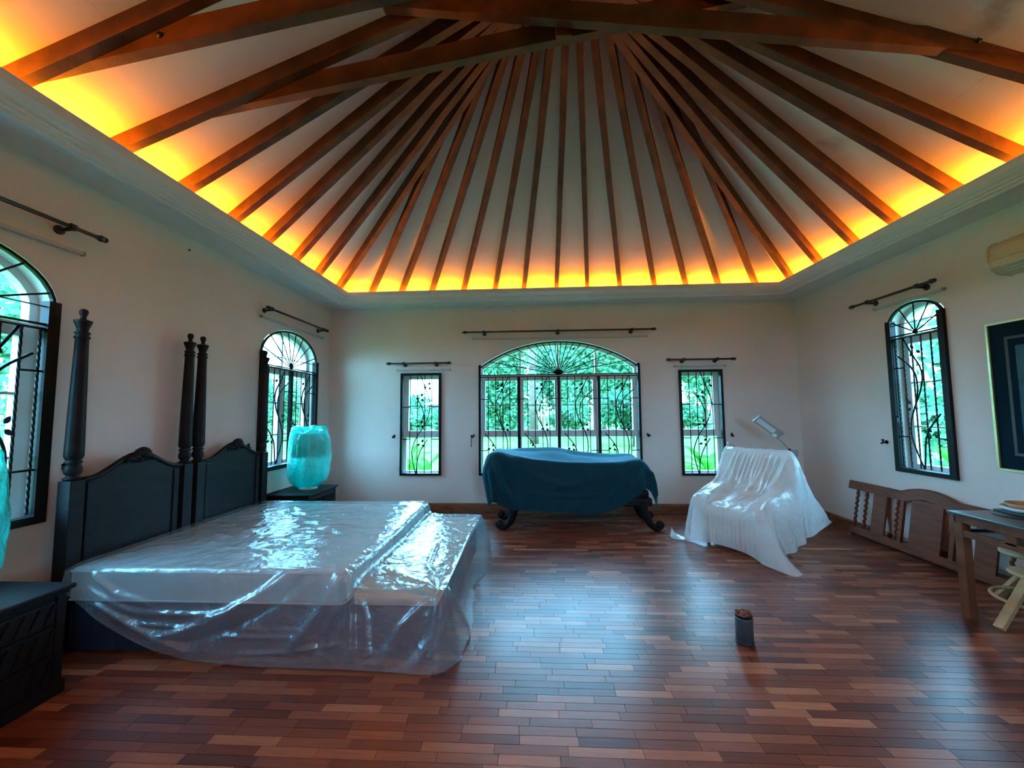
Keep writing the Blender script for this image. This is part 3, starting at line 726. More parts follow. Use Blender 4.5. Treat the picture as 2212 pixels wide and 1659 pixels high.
# plastic sheet draped over both beds and the bench
def bed_sheet():
    xs = [-2.96, -2.60, -2.20, -1.70, -1.17, -1.06, -0.62, -0.545, -0.50, -0.475]
    top = [0.548, 0.548, 0.546, 0.545, 0.540, 0.435, 0.428, 0.405, 0.22, 0.012]
    hem = [0.42, 0.20, 0.06, 0.012, 0.012, 0.012, 0.010, 0.010, 0.010, 0.008]
    hemy = [2.40, 2.385, 2.37, 2.365, 2.36, 2.355, 2.335, 2.35, 2.44, 2.52]
    fx = [0, 0, 0, 0, 0, 0, 0, 0.0, 0.0, 0.0]
    rows = []
    yn = 2.425; yf = 4.285
    def row(fn): rows.append([fn(i) for i in range(len(xs))])
    footx = lambda i: xs[i]
    row(lambda i: (xs[i] + (0.03 if i > 7 else 0), hemy[i], hem[i]))
    row(lambda i: (xs[i], (hemy[i] * 0.6 + yn * 0.4) + (0.02 if i > 7 else 0), hem[i] + (top[i] - hem[i]) * 0.33))
    row(lambda i: (xs[i], hemy[i] * 0.25 + yn * 0.75 + (0.015 if i > 7 else 0), hem[i] + (top[i] - hem[i]) * 0.68))
    row(lambda i: (xs[i], yn + (0.035 if i > 5 else 0) + (0.02 if i > 7 else 0), top[i] - 0.022))
    for q in (0.05, 0.25, 0.5, 0.75, 0.95):
        row(lambda i: (xs[i] + (0.05 * math.sin(q * 9) if i > 7 else 0.012 * math.sin(q * 7 + i)), yn + (yf - yn) * q, top[i] + (0.006 if 0.1 < q < 0.9 else 0.0) - (0.012 if i in (6,) else 0)))
    row(lambda i: (xs[i], yf - (0.03 if i > 5 else 0), top[i] - 0.022))
    row(lambda i: (xs[i], yf + 0.04, 0.25 if i < 8 else top[i] * 0.6))
    row(lambda i: (xs[i], yf + 0.07, 0.015))
    P = loft(rows, 30, 18); N = normals(P)
    if N[P.shape[0] // 2, P.shape[1] // 3, 2] < 0: N = -N
    # tension folds seen on the near side and round the bench corner
    for line, h, w in ((((-1.45, 2.42, .545), (-1.68, 2.40, .40), (-1.94, 2.39, .26), (-2.3, 2.385, .14)), 0.045, 0.028),
                       (((-1.40, 2.42, .50), (-1.60, 2.40, .34), (-1.86, 2.39, .20), (-2.2, 2.385, .09)), -0.025, 0.030),
                       (((-1.17, 2.42, .53), (-1.27, 2.40, .33), (-1.46, 2.38, .10)), 0.048, 0.026),
                       (((-1.14, 2.42, .50), (-1.18, 2.40, .30), (-1.30, 2.38, .08)), -0.022, 0.026),
                       (((-2.78, 2.42, .53), (-2.6, 2.40, .40), (-2.35, 2.39, .33)), 0.030, 0.022),
                       (((-2.80, 2.41, .43), (-2.5, 2.39, .30), (-2.1, 2.38, .27), (-1.8, 2.39, .30)), 0.022, 0.018),
                       (((-2.75, 2.40, .36), (-2.45, 2.39, .22), (-2.1, 2.38, .08)), 0.034, 0.026),
                       (((-2.7, 2.41, .31), (-2.2, 2.40, .285), (-1.6, 2.39, .30)), 0.018, 0.011),
                       (((-2.5, 2.39, .235), (-2.0, 2.39, .205), (-1.2, 2.37, .21)), 0.014, 0.009),
                       (((-2.4, 2.39, .19), (-1.8, 2.385, .165), (-1.2, 2.37, .165)), 0.014, 0.009),
                       (((-1.95, 2.39, .06), (-1.5, 2.38, .085), (-1.15, 2.37, .14)), 0.016, 0.012),
                       (((-1.3, 2.37, .19), (-0.95, 2.36, .180), (-0.6, 2.35, .185)), 0.016, 0.009),
                       (((-1.1, 2.37, .165), (-0.9, 2.36, .160), (-0.6, 2.35, .165)), 0.014, 0.009),
                       (((-0.60, 2.44, .41), (-0.78, 2.39, .25), (-0.92, 2.36, .02)), 0.030, 0.020),
                       (((-0.58, 2.44, .41), (-0.60, 2.40, .2), (-0.70, 2.35, .02)), 0.040, 0.024),
                       (((-0.58, 2.44, .40), (-0.66, 2.40, .2), (-0.80, 2.35, .02)), -0.022, 0.022),
                       (((-0.57, 2.44, .41), (-0.90, 2.50, .46), (-1.14, 2.52, .52)), 0.030, 0.018),
                       (((-0.58, 2.44, .41), (-0.88, 2.56, .45), (-1.12, 2.63, .52)), 0.022, 0.016),
                       (((-0.58, 2.45, .41), (-0.86, 2.66, .44), (-1.10, 2.82, .50)), 0.022, 0.016),
                       (((-0.57, 2.44, .41), (-0.90, 2.46, .44), (-1.14, 2.45, .50)), 0.020, 0.014),
                       (((-0.59, 2.46, .42), (-0.75, 2.85, .43), (-0.8, 3.3, .43)), 0.014, 0.014),
                       (((-1.15, 2.43, .53), (-1.10, 2.40, .35), (-1.07, 2.37, .05)), 0.035, 0.018),
                       (((-1.05, 2.42, .40), (-1.00, 2.40, .28), (-0.97, 2.37, .04)), 0.022, 0.016),
                       (((-0.55, 2.50, .40), (-0.50, 2.62, .2), (-0.46, 2.75, .03)), 0.040, 0.03),
                       (((-0.55, 2.75, .40), (-0.50, 2.85, .2), (-0.47, 2.95, .03)), -0.02, 0.025),
                       (((-0.55, 2.9, .40), (-0.50, 3.0, .2), (-0.47, 3.15, .03)), 0.028, 0.03),
                       (((-0.55, 3.5, .40), (-0.49, 3.62, .2), (-0.45, 3.6, .03)), 0.035, 0.035)):
        P = ridge(P, N, line, h, w)
    for k in range(150):     # short creases over the top
        cx, cy = R_.gauss(-1.85, 0.40), R_.gauss(3.35, 0.40); a = R_.uniform(-0.6, 0.5); L = R_.uniform(0.06, 0.22)
        if not (-2.8 < cx < -1.25 and 2.6 < cy < 4.15): continue
        P = ridge(P, N, ((cx - math.cos(a) * L / 2, cy - math.sin(a) * L / 2, .548), (cx, cy, .55), (cx + math.cos(a) * L / 2, cy + math.sin(a) * L / 2, .548)), R_.uniform(0.008, 0.020), R_.uniform(0.010, 0.022))
    P = crumple(P, N, 0.0045, 5.0, 1.0); P = crumple(P, N, 0.0025, 14.0, 5.0)
    P[..., 2] = np.maximum(P[..., 2], 0.006)
    o = MB().grid(P).build('plastic_sheet', 'film', org=(-1.7, 3.35, 0.0), fix=False)
    tag(o, 'clear plastic dust sheet draped over the two beds and the bench', 'sheet'); return o
bed_sheet()

# ------------------------------------------------------------------ nightstands, lamps in teal bags
def nightstand(y0, y1, label, zt=0.57):
    x0, x1 = -3.12, -2.56
    t = thing('nightstand', ((x0 + x1) / 2, (y0 + y1) / 2, 0), label, 'nightstand', 'nightstands beside the beds')
    MB().cbox((x0, y0, zt - 0.026), (x1, y1, zt), 0.008).build('top_board', 'navy', t)
    MB().cbox((x0 + 0.01, y0 + 0.02, zt - 0.045), (x1 - 0.015, y1 - 0.02, zt - 0.026), 0.006).build('top_moulding', 'navy', t)
    MB().box((x0 + 0.01, y0 + 0.03, 0.05), (x1 - 0.03, y1 - 0.03, zt - 0.045)).build('cabinet_body', 'navy', t)
    MB().cbox((x0 + 0.01, y0 + 0.015, 0.0), (x1 - 0.012, y1 - 0.015, 0.07), 0.008).build('plinth', 'navy', t)
    for s, c in ((y0 + 0.03, 0.0), (y1 - 0.075, 0.0)): MB().cbox((x1 - 0.034, s, 0.07), (x1 - 0.018, s + 0.045, zt - 0.045), 0.005).build('corner_stile', 'navy', t)
    zs_ = [0.085, 0.235, 0.385, 0.515]
    for k in range(3):
        a, c = zs_[k], zs_[k + 1] - 0.012
        d = MB().cbox((x1 - 0.034, y0 + 0.085, a), (x1 - 0.014, y1 - 0.085, c), 0.005).build('drawer', 'navy', t)
        sl = MB()
        for q in range(9):   # carved slats over the drawer front
            yy = y0 + 0.11 + (y1 - y0 - 0.22) * q / 8; sl.beam((x1 - 0.012, yy - 0.02, a + 0.012), (x1 - 0.012, yy + 0.02, c - 0.012), 0.012, 0.008, (1, 0, 0))
        sl.build('carved_slats', 'navy', d)
        MB().lathe([(0.006, 0), (0.006, 0.012), (0.015, 0.018), (0.014, 0.026), (0.0, 0.030)], (x1 - 0.014, (y0 + y1) / 2, (a + c) / 2), 12, 'x').build('drawer_knob', 'navy', d)
    pn = MB().cbox((x0 + 0.06, y0 + 0.018, 0.10), (x1 - 0.09, y0 + 0.034, zt - 0.08), 0.006).build('side_panel', 'navy', t)
    return t
nightstand(1.45, 2.16, 'dark nightstand in the near left corner of the picture beside the near bed')
nightstand(4.47, 5.16, 'dark nightstand beside the far bed in the back left corner')
def lamp(x, y, label, z=0.5701):
    t = thing('table_lamp', (x, y, z), label, 'lamp', 'bagged table lamps')
    MB().lathe([(0.105, 0.0), (0.105, 0.022), (0.06, 0.034), (0.05, 0.05)], (x, y, z), 24).build('lamp_base', 'white', t)
    MB().lathe([(0.05, 0.05), (0.085, 0.10), (0.105, 0.19), (0.092, 0.28), (0.045, 0.34), (0.03, 0.36)], (x, y, z), 24).build('lamp_body', 'ceramic', t)
    MB().lathe([(0.008, 0.36), (0.008, 0.58)], (x, y, z), 8).build('stem', 'grey', t)
    b = MB(); n = 28; vs = []
    for r, h in ((0.205, 0.40), (0.165, 0.68), (0.163, 0.68), (0.203, 0.40)):
        for k in range(n): vs.append((x + r * math.cos(2 * PI * k / n), y + r * math.sin(2 * PI * k / n), z + h))
    fs = [(i * n + k, i * n + (k + 1) % n, ((i + 1) % 4) * n + (k + 1) % n, ((i + 1) % 4) * n + k) for i in range(4) for k in range(n)]
    b.add(vs, fs, True); b.build('lamp_shade', 'shade', t)
    return t
def bag(x, y, label, seed, z=0.5701):
    nth, rows = 96, [(0.125, 0.03), (0.150, 0.045), (0.205, 0.10), (0.238, 0.18), (0.245, 0.30), (0.243, 0.42), (0.238, 0.54), (0.226, 0.64), (0.207, 0.70), (0.200, 0.735), (0.175, 0.748), (0.12, 0.74), (0.085, 0.70)]
    prof = catmull([(r, h, 0) for r, h in rows], 5); P = np.zeros((len(prof), nth + 1, 3))
    for i, (r, h, _) in enumerate(prof):
        for k in range(nth + 1):
            th = 2 * PI * k / nth; p = Vector((math.cos(th) * 1.6, math.sin(th) * 1.6, h * 1.6 + seed))
            w = noise.noise(p) * 0.018 + noise.noise(p * 3.1) * 0.007; top = max(0, (h - 0.6) / 0.15)
            rr = r + w + 0.010 * top * math.sin(th * 9 + seed) ; hh = h + 0.045 * top * noise.noise(p * 1.3 + Vector((4, 2, 0))) + 0.03 * top * math.cos(th - 2.4)
            P[i, k] = (x + rr * math.cos(th), y + rr * math.sin(th), z + hh)
    N = normals(P)
    for k in range(26):
        th = R_.uniform(0, 2 * PI); h0 = R_.uniform(0.1, 0.5); L = R_.uniform(0.1, 0.3); tw = R_.uniform(-0.4, 0.4); ln = []
        for q in range(4):
            hh = h0 + L * q / 3; r = np.interp(hh, prof[:, 1][:55], prof[:, 0][:55]); a = th + tw * q / 3; ln.append((x + r * math.cos(a), y + r * math.sin(a), z + hh))
        P = ridge(P, N, ln, R_.choice((-1, 1)) * R_.uniform(0.006, 0.012), 0.016)
    P[:, -1] = P[:, 0]
    o = MB().grid(P).build('plastic_bag', 'bag', org=(x, y, z), fix=False)
    tag(o, label, 'bag', 'teal bags over the lamps'); return o
lamp(-2.80, 4.86, 'table lamp inside the teal bag on the far nightstand'); bag(-2.80, 4.86, 'translucent teal plastic bag over the lamp on the far nightstand', 1.0)
lamp(-2.84, 1.745, 'table lamp inside the teal bag on the near nightstand'); bag(-2.84, 1.745, 'translucent teal plastic bag at the left edge on the near nightstand', 7.0)

# ------------------------------------------------------------------ settee under a teal cloth
st = thing('settee', (0.57, 5.45, 0), 'dark carved settee on scrolled legs under a teal cloth by the wide window', 'settee')
def scroll_leg(x, y, s, name='scroll_leg'):
    pts = [(x, y, 0.36), (x + s * 0.005, y, 0.29), (x - s * 0.015, y - 0.01, 0.20), (x - s * 0.055, y - 0.015, 0.11), (x - s * 0.11, y - 0.02, 0.048), (x - s * 0.165, y - 0.02, 0.032), (x - s * 0.205, y - 0.02, 0.048), (x - s * 0.214, y - 0.02, 0.082), (x - s * 0.190, y - 0.02, 0.100), (x - s * 0.168, y - 0.02, 0.086)]
    pts = [tuple(p) for p in catmull(pts, 4)]; n = len(pts); rad = [0.064 - 0.036 * min(1, k / (n * 0.62)) for k in range(n)]
    lg = MB().tube(pts, 0.05, 14, radii=rad).build(name, 'navy', st)
    for q in (-0.6, -0.2, 0.2, 0.6):
        ln = []
        for k in range(0, int(n * 0.6)):
            p = Vector(pts[k]); ln.append((p.x + s * rad[k] * q * 0.9, p.y - rad[k] * math.sqrt(1 - (q * 0.9) ** 2) * 1.0, p.z + rad[k] * q * 0.3))
        MB().tube(ln, 0.006, 6).build('reed', 'navy', lg)
    MB().lathe([(0.0, -0.034), (0.036, -0.030), (0.036, 0.030), (0.0, 0.034)], (x - s * 0.178, y - 0.02, 0.072), 16, 'y').build('scroll_toe', 'navy', lg)
scroll_leg(-0.245, 5.17, 1); scroll_leg(1.395, 5.17, -1); scroll_leg(-0.26, 5.66, 1); scroll_leg(1.41, 5.66, -1)
MB().cbox((-0.36, 5.13, 0.30), (1.50, 5.76, 0.40), 0.02).build('seat_frame', 'navy', st)
MB().cbox((-0.33, 5.15, 0.401), (1.47, 5.66, 0.50), 0.04).build('seat_cushion', 'navy', st)
for s, x, h in ((1, -0.43, 0.93), (-1, 1.30, 0.82)):
    b = MB(); b.cbox((x - 0.03, 5.16, 0.37), (x + 0.09, 5.72, h - 0.05), 0.02); b.tube([(x + 0.03, 5.16, h - 0.06), (x + 0.03, 5.72, h - 0.04)], 0.075, 14); b.build('scroll_arm', 'navy', st)
MB().cbox((-0.30, 5.66, 0.42), (1.42, 5.76, 0.84), 0.03).build('backrest', 'navy', st)
MB().tube([(-0.30, 5.71, 0.86), (0.0, 5.71, 0.905), (0.35, 5.71, 0.915), (0.7, 5.71, 0.87), (1.0, 5.71, 0.83), (1.4, 5.71, 0.82)], 0.035, 10).build('back_rail', 'navy', st)
def sofa_cloth():
    # columns run left to right, rows from the front hem over the top to the back hem
    G = [
        [(-0.60, 5.30, .40), (-0.575, 5.10, .31), (-0.50, 5.08, .36), (-0.36, 5.07, .30), (-0.18, 5.06, .265), (0.30, 5.05, .245), (0.78, 5.05, .225), (1.05, 5.05, .30), (1.30, 5.06, .45), (1.42, 5.07, .535), (1.50, 5.10, .42), (1.565, 5.2, .22)],
        [(-0.66, 5.33, .58), (-0.62, 5.13, .56), (-0.53, 5.09, .60), (-0.38, 5.07, .50), (-0.18, 5.07, .44), (0.30, 5.07, .42), (0.78, 5.07, .42), (1.10, 5.07, .46), (1.33, 5.07, .56), (1.43, 5.09, .60), (1.53, 5.13, .56), (1.60, 5.25, .45)],
        [(-0.68, 5.36, .72), (-0.64, 5.16, .73), (-0.56, 5.11, .78), (-0.40, 5.09, .70), (-0.18, 5.09, .64), (0.30, 5.10, .61), (0.78, 5.10, .61), (1.10, 5.09, .64), (1.33, 5.10, .70), (1.44, 5.12, .72), (1.53, 5.17, .67), (1.59, 5.3, .56)],
        [(-0.63, 5.40, .90), (-0.585, 5.22, .92), (-0.52, 5.17, .955), (-0.42, 5.15, .955), (-0.20, 5.16, .905), (0.28, 5.19, .845), (0.75, 5.19, .83), (1.08, 5.17, .84), (1.30, 5.17, .87), (1.41, 5.19, .855), (1.50, 5.24, .77), (1.555, 5.36, .63)],
        [(-0.60, 5.48, .93), (-0.56, 5.36, .955), (-0.50, 5.32, .985), (-0.40, 5.30, .985), (-0.20, 5.32, .925), (0.28, 5.34, .850), (0.75, 5.34, .832), (1.08, 5.32, .848), (1.30, 5.32, .885), (1.41, 5.33, .868), (1.49, 5.38, .78), (1.545, 5.48, .63)],
        [(-0.60, 5.62, .92), (-0.55, 5.60, .95), (-0.49, 5.60, .98), (-0.38, 5.60, .975), (-0.12, 5.61, .945), (0.30, 5.61, .945), (0.62, 5.60, .885), (1.08, 5.58, .862), (1.30, 5.58, .885), (1.41, 5.58, .87), (1.49, 5.6, .78), (1.545, 5.62, .63)],
        [(-0.60, 5.79, .86), (-0.55, 5.79, .90), (-0.49, 5.79, .92), (-0.38, 5.79, .92), (-0.12, 5.79, .945), (0.30, 5.79, .955), (0.66, 5.79, .905), (1.08, 5.79, .872), (1.30, 5.79, .87), (1.41, 5.79, .85), (1.49, 5.79, .75), (1.54, 5.79, .60)],
        [(-0.62, 5.82, .45), (-0.56, 5.83, .45), (-0.49, 5.83, .45), (-0.38, 5.83, .45), (-0.12, 5.83, .45), (0.30, 5.83, .45), (0.66, 5.83, .45), (1.08, 5.83, .45), (1.30, 5.83, .45), (1.41, 5.83, .45), (1.49, 5.83, .45), (1.56, 5.83, .42)],
    ]
    P = loft(G, 14, 12); N = normals(P)
    c = P.shape[0] // 3, P.shape[1] // 2
    if N[c][1] > 0: N = -N
    for line, h, w in ((((-0.45, 5.15, .96), (-0.2, 5.09, .78), (0.2, 5.08, .62), (0.5, 5.07, .55)), 0.026, 0.045), (((-0.5, 5.12, .92), (-0.42, 5.08, .6), (-0.18, 5.06, .30)), 0.045, 0.045),
                       (((-0.55, 5.1, .78), (-0.52, 5.08, .6), (-0.50, 5.08, .38)), 0.050, 0.030), (((1.36, 5.14, .84), (1.05, 5.08, .72), (0.6, 5.07, .60), (0.2, 5.07, .52)), 0.030, 0.040),
                       (((1.40, 5.14, .82), (1.2, 5.08, .62), (0.9, 5.06, .38)), 0.034, 0.045), (((1.42, 5.1, .75), (1.43, 5.08, .62), (1.44, 5.07, .5)), -0.030, 0.035),
                       (((1.47, 5.14, .75), (1.51, 5.13, .6), (1.53, 5.14, .4)), 0.045, 0.03), (((0.1, 5.08, .7), (0.35, 5.06, .66), (0.7, 5.07, .68)), 0.014, 0.022), (((-0.1, 5.07, .5), (0.3, 5.06, .44), (0.9, 5.06, .45)), 0.014, 0.025),
                       (((-0.4, 5.07, .85), (-0.32, 5.07, .6), (-0.26, 5.06, .32)), -0.030, 0.035), (((-0.35, 5.13, .93), (0.0, 5.10, .80), (0.5, 5.10, .74)), 0.016, 0.03), (((1.25, 5.15, .86), (0.95, 5.10, .77), (0.6, 5.10, .73)), 0.016, 0.03)):
        P = ridge(P, N, line, h, w)
    P = crumple(P, N, 0.007, 4.0, 3.0)
    # scalloped hem along the left edge and the front left corner
    n = P.shape[0]
    for i in range(n): P[i, 0, 0] += 0.006 * math.sin(i * 2.6)
    for j in range(0, int(P.shape[1] * 0.45)): P[0, j, 2] += 0.006 * math.sin(j * 2.4)
    o = MB().grid(P).build('dust_cloth', 'teal', org=(0.5, 5.4, 0.3), fix=False)
    tag(o, 'dark teal cloth draped over the settee in front of the wide window', 'cloth'); return o
sofa_cloth()

# ------------------------------------------------------------------ armchair under a milky plastic sheet
F0 = Vector((1.85, 4.75, 0)); E1 = Vector((.552, -.834, 0)); E2 = Vector((.834, .552, 0))
def C(a, b, z): return F0 + E1 * a + E2 * b + Vector((0, 0, z))
def obox(mb, a0, a1, b0, b1, z0, z1):
    vs = [C(a, b, z) for z in (z0, z1) for a, b in ((a0, b0), (a1, b0), (a1, b1), (a0, b1))]
    return mb.add(vs, [(0, 3, 2, 1), (4, 5, 6, 7), (0, 1, 5, 4), (1, 2, 6, 5), (2, 3, 7, 6), (3, 0, 4, 7)])
ch = thing('armchair', C(.39, .38, 0), 'upholstered armchair hidden under the milky plastic sheet in the back right corner', 'armchair')
obox(MB(), .06, .72, .07, .68, .10, .32).build('chair_base', 'cream', ch)
obox(MB(), .15, .63, .05, .56, .321, .42).build('seat_cushion', 'cream', ch)
for a in (.05, .635): obox(MB(), a, a + .095, .09, .62, .321, .50).build('armrest', 'cream', ch)
mb = MB(); vs = [C(a, b, z) for z, bb in ((.42, .57), (.97, .625)) for a, b in ((.06, bb), (.72, bb), (.72, bb + .07), (.06, bb + .07))]
mb.add(vs, [(0, 3, 2, 1), (4, 5, 6, 7), (0, 1, 5, 4), (1, 2, 6, 5), (2, 3, 7, 6), (3, 0, 4, 7)]).build('backrest', 'cream', ch)
for a in (.10, .68):
    for bq in (.11, .63): MB().lathe([(0.018, 0), (0.026, 0.06), (0.028, 0.10)], C(a, bq, 0), 10).build('chair_leg', 'navy', ch)
def chair_sheet():
    z = [0.012]
    def col(a, off, arm, hemz, flare):   # one column from the front hem to the back hem
        return [C(a, -0.02 - flare, hemz), C(a, -0.03 - flare * .6, .20), C(a, -0.015 - flare * 0.2, .415 if not arm else .44), C(a, .03, .47 if not arm else .53), C(a, .22, .525 if not arm else .60),
                C(a, .42, .61 if not arm else .66), C(a, .54, .79 if not arm else .81), C(a, .60, .985), C(a, .63, 1.035), C(a, .72, 1.02), C(a, .79, .7), C(a, .82, .35), C(a, .84, .10)]
    cols = []
    fl = [C(-.13, -.02, .012), C(-.09, -.02, .2), C(-.055, 0, .40), C(-.045, .05, .49), C(-.05, .22, .52), C(-.06, .42, .56), C(-.06, .52, .62), C(-.055, .58, .68), C(-.05, .66, .70), C(-.05, .74, .66), C(-.06, .80, .40), C(-.07, .84, .2), C(-.09, .86, .02)]
    fl2 = [C(-.05, -.03, .012), C(-.035, -.03, .2), C(-.015, 0, .45), C(-.005, .05, .54), C(-.005, .22, .60), C(-.01, .42, .66), C(-.01, .53, .78), C(0.0, .60, .95), C(0.0, .64, 1.01), C(0.0, .73, .99), C(0, .8, .6), C(0, .84, .3), C(0, .86, .05)]
    cols += [fl, fl2, col(.05, 0, True, .02, 0), col(.15, 0, True, .03, 0), col(.20, 0, False, .045, 0), col(.39, 0, False, .055, .0), col(.56, 0, False, .05, .005), col(.63, 0, True, .04, .01), col(.73, 0, True, .015, .03)]
    r1 = [C(.82, -.10, .010), C(.81, -.06, .2), C(.795, -.02, .44), C(.785, .05, .56), C(.79, .22, .59), C(.795, .42, .60), C(.795, .53, .70), C(.785, .60, .90), C(.785, .64, .95), C(.785, .74, .92), C(.79, .82, .6), C(.80, .86, .35), C(.80, .9, .12)]
    r2 = [C(1.07, -.14, .008), C(.98, -.09, .13), C(.88, -.03, .30), C(.84, .05, .36), C(.86, .22, .36), C(.85, .40, .38), C(.85, .52, .45), C(.84, .62, .58), C(.84, .70, .62), C(.86, .80, .58), C(.9, .92, .45), C(.9, 1.05, .30), C(.88, 1.15, .24)]
    r3 = [C(1.10, -.02, .008), C(1.03, .0, .05), C(.94, .06, .10), C(.90, .14, .10), C(.92, .26, .10), C(.88, .40, .12), C(.90, .52, .14), C(.86, .64, .20), C(.88, .74, .25), C(.88, .86, .28), C(.88, 1.02, .28), C(.86, 1.18, .24), C(.84, 1.28, .235)]
    cols += [r1, r2, r3]
    G = [[tuple(cols[j][i]) for j in range(len(cols))] for i in range(len(cols[0]))]
    P = loft(G, 18, 16); N = normals(P); ctr = C(.39, .4, .3); v = P[20, P.shape[1] // 2] - np.array(ctr)
    if N[20, P.shape[1] // 2] @ v < 0: N = -N
    lines = []
    for a in (.20, .25, .29, .33, .37, .41, .46, .50, .55, .60):
        lines.append(((C(a, -.03, .42), C(a + .01, -.03, .22), C(a + .02 * R_.uniform(-1, 1), -.03, .05)), R_.uniform(.010, .020), R_.uniform(.009, .014)))
    for a in (.12, .18, .25, .30, .35, .4, .44, .48, .53, .6, .66):
        lines.append(((C(a + .05, .60, 1.0), C(a, .55, .8), C(a - .07 * R_.random(), .42, .62), C(a - .12, .22, .53)), R_.uniform(.010, .020), R_.uniform(.010, .016)))
    lines += [((C(.74, .61, 1.0), C(.68, .52, .75), C(.62, .35, .5), C(.60, .1, .46)), .018, .02), ((C(.76, .1, .6), C(.84, .0, .3), C(.95, -.08, .05)), .02, .025), ((C(.70, .0, .5), C(.72, -.03, .25), C(.73, -.05, .03)), .022, .02),
              ((C(.78, .1, .58), C(.80, -.02, .3), C(.84, -.08, .03)), .02, .02), ((C(.66, .05, .55), C(.5, .06, .45), C(.25, .08, .46)), .012, .02), ((C(.68, .12, .62), C(.5, .3, .48), C(.2, .4, .5)), .012, .02),
              ((C(.785, .62, .98), C(.80, .55, .6), C(.82, .5, .2)), .02, .025), ((C(.79, .68, .98), C(.82, .72, .6), C(.86, .7, .25)), .02, .025), ((C(.03, .6, .98), C(.02, .4, .62), C(-.03, .2, .45)), .014, .02), ((C(.05, .05, .6), C(.02, -.02, .4), C(-.03, -.03, .05)), .016, .02), ((C(.1, .1, .62), C(.3, .2, .46), C(.55, .15, .46)), -.012, .03)]
    for ln, h, w in lines: P = ridge(P, N, [tuple(p) for p in ln], h, w)
    P = crumple(P, N, 0.010, 4.5, 2.0); P = crumple(P, N, 0.004, 13.0, 4.0)
    P[..., 2] = np.maximum(P[..., 2], 0.006)
    o = MB().grid(P).build('plastic_sheet', 'film2', org=C(.39, .38, 0), fix=False)
    tag(o, 'milky plastic sheet draped over the armchair in the back right corner', 'sheet')
    # the loose scrap trailing on the floor at the left front corner
    S = loft([[tuple(C(-.10, -.03, .02)), tuple(C(-.20, -.06, .05)), tuple(C(-.28, -.02, .07)), tuple(C(-.33, .03, .09))], [tuple(C(-.06, -.09, .015)), tuple(C(-.14, -.15, .012)), tuple(C(-.22, -.14, .02)), tuple(C(-.29, -.06, .03))]], 8, 6)
    MB().grid(S).build('trailing_corner', 'film2', o, fix=False)
chair_sheet()

# reading lamp behind the armchair
lp = thing('reading_lamp', (3.30, 5.30, 0), 'white swing-arm reading lamp standing behind the covered armchair', 'lamp')
MB().lathe([(0.12, 0), (0.12, 0.014), (0.10, 0.022), (0.02, 0.026)], (3.42, 5.42, 0), 24).build('lamp_base', 'white', lp)
MB().tube([(3.42, 5.42, 0.02), (3.38, 5.38, 0.5), (3.315, 5.32, 0.98)], 0.012, 10).build('lamp_pole', 'grey', lp)
MB().cbox((3.285, 5.285, 0.935), (3.312, 5.312, 1.005), 0.004).build('clamp', 'black', lp)
MB().cbox((3.318, 5.29, 0.90), (3.405, 5.32, 0.985), 0.005).build('control_box', 'grey', lp)
MB().tube([(3.30, 5.30, 0.985), (3.22, 5.30, 1.075), (3.135, 5.30, 1.165)], 0.007, 8).build('lower_arm', 'grey', lp)
MB().lathe([(0.0, -0.022), (0.022, -0.018), (0.022, 0.018), (0.0, 0.022)], (3.128, 5.30, 1.175), 14, 'y').build('arm_joint', 'white', lp)
p = Vector((3.205, 5.30, 1.160)); q = Vector((2.905, 5.30, 1.388)); d = (q - p); upv = Vector((0.1, 0.75, 0.65))
hd = MB().beam(p, q, 0.105, 0.03, upv).build('lamp_head', 'grey', lp)
MB().beam(p + d * 0.26, p + d * 0.95, 0.062, 0.010, upv, 0.006).build('diffuser', 'white', hd)
la = thing('swing_rod', (2.64, 5.30, 1.02), 'thin white rod with a knob tip sticking up behind the covered armchair', 'rod')
MB().tube([(2.78, 5.34, 0.95), (2.66, 5.30, 1.015), (2.535, 5.28, 1.072)], 0.006, 8).build('rod', 'grey', la)
MB().lathe([(0.0, -0.02), (0.014, -0.012), (0.014, 0.012), (0.0, 0.02)], (2.525, 5.28, 1.076), 12, 'z').build('knob', 'white', la)
MB().tube([(2.78, 5.34, 0.95), (2.84, 5.37, 0.6), (2.90, 5.40, 0.02)], 0.009, 8).build('stand', 'grey', la)
MB().lathe([(0.09, 0), (0.09, 0.012), (0.02, 0.02)], (2.90, 5.40, 0), 20).build('foot', 'white', la)

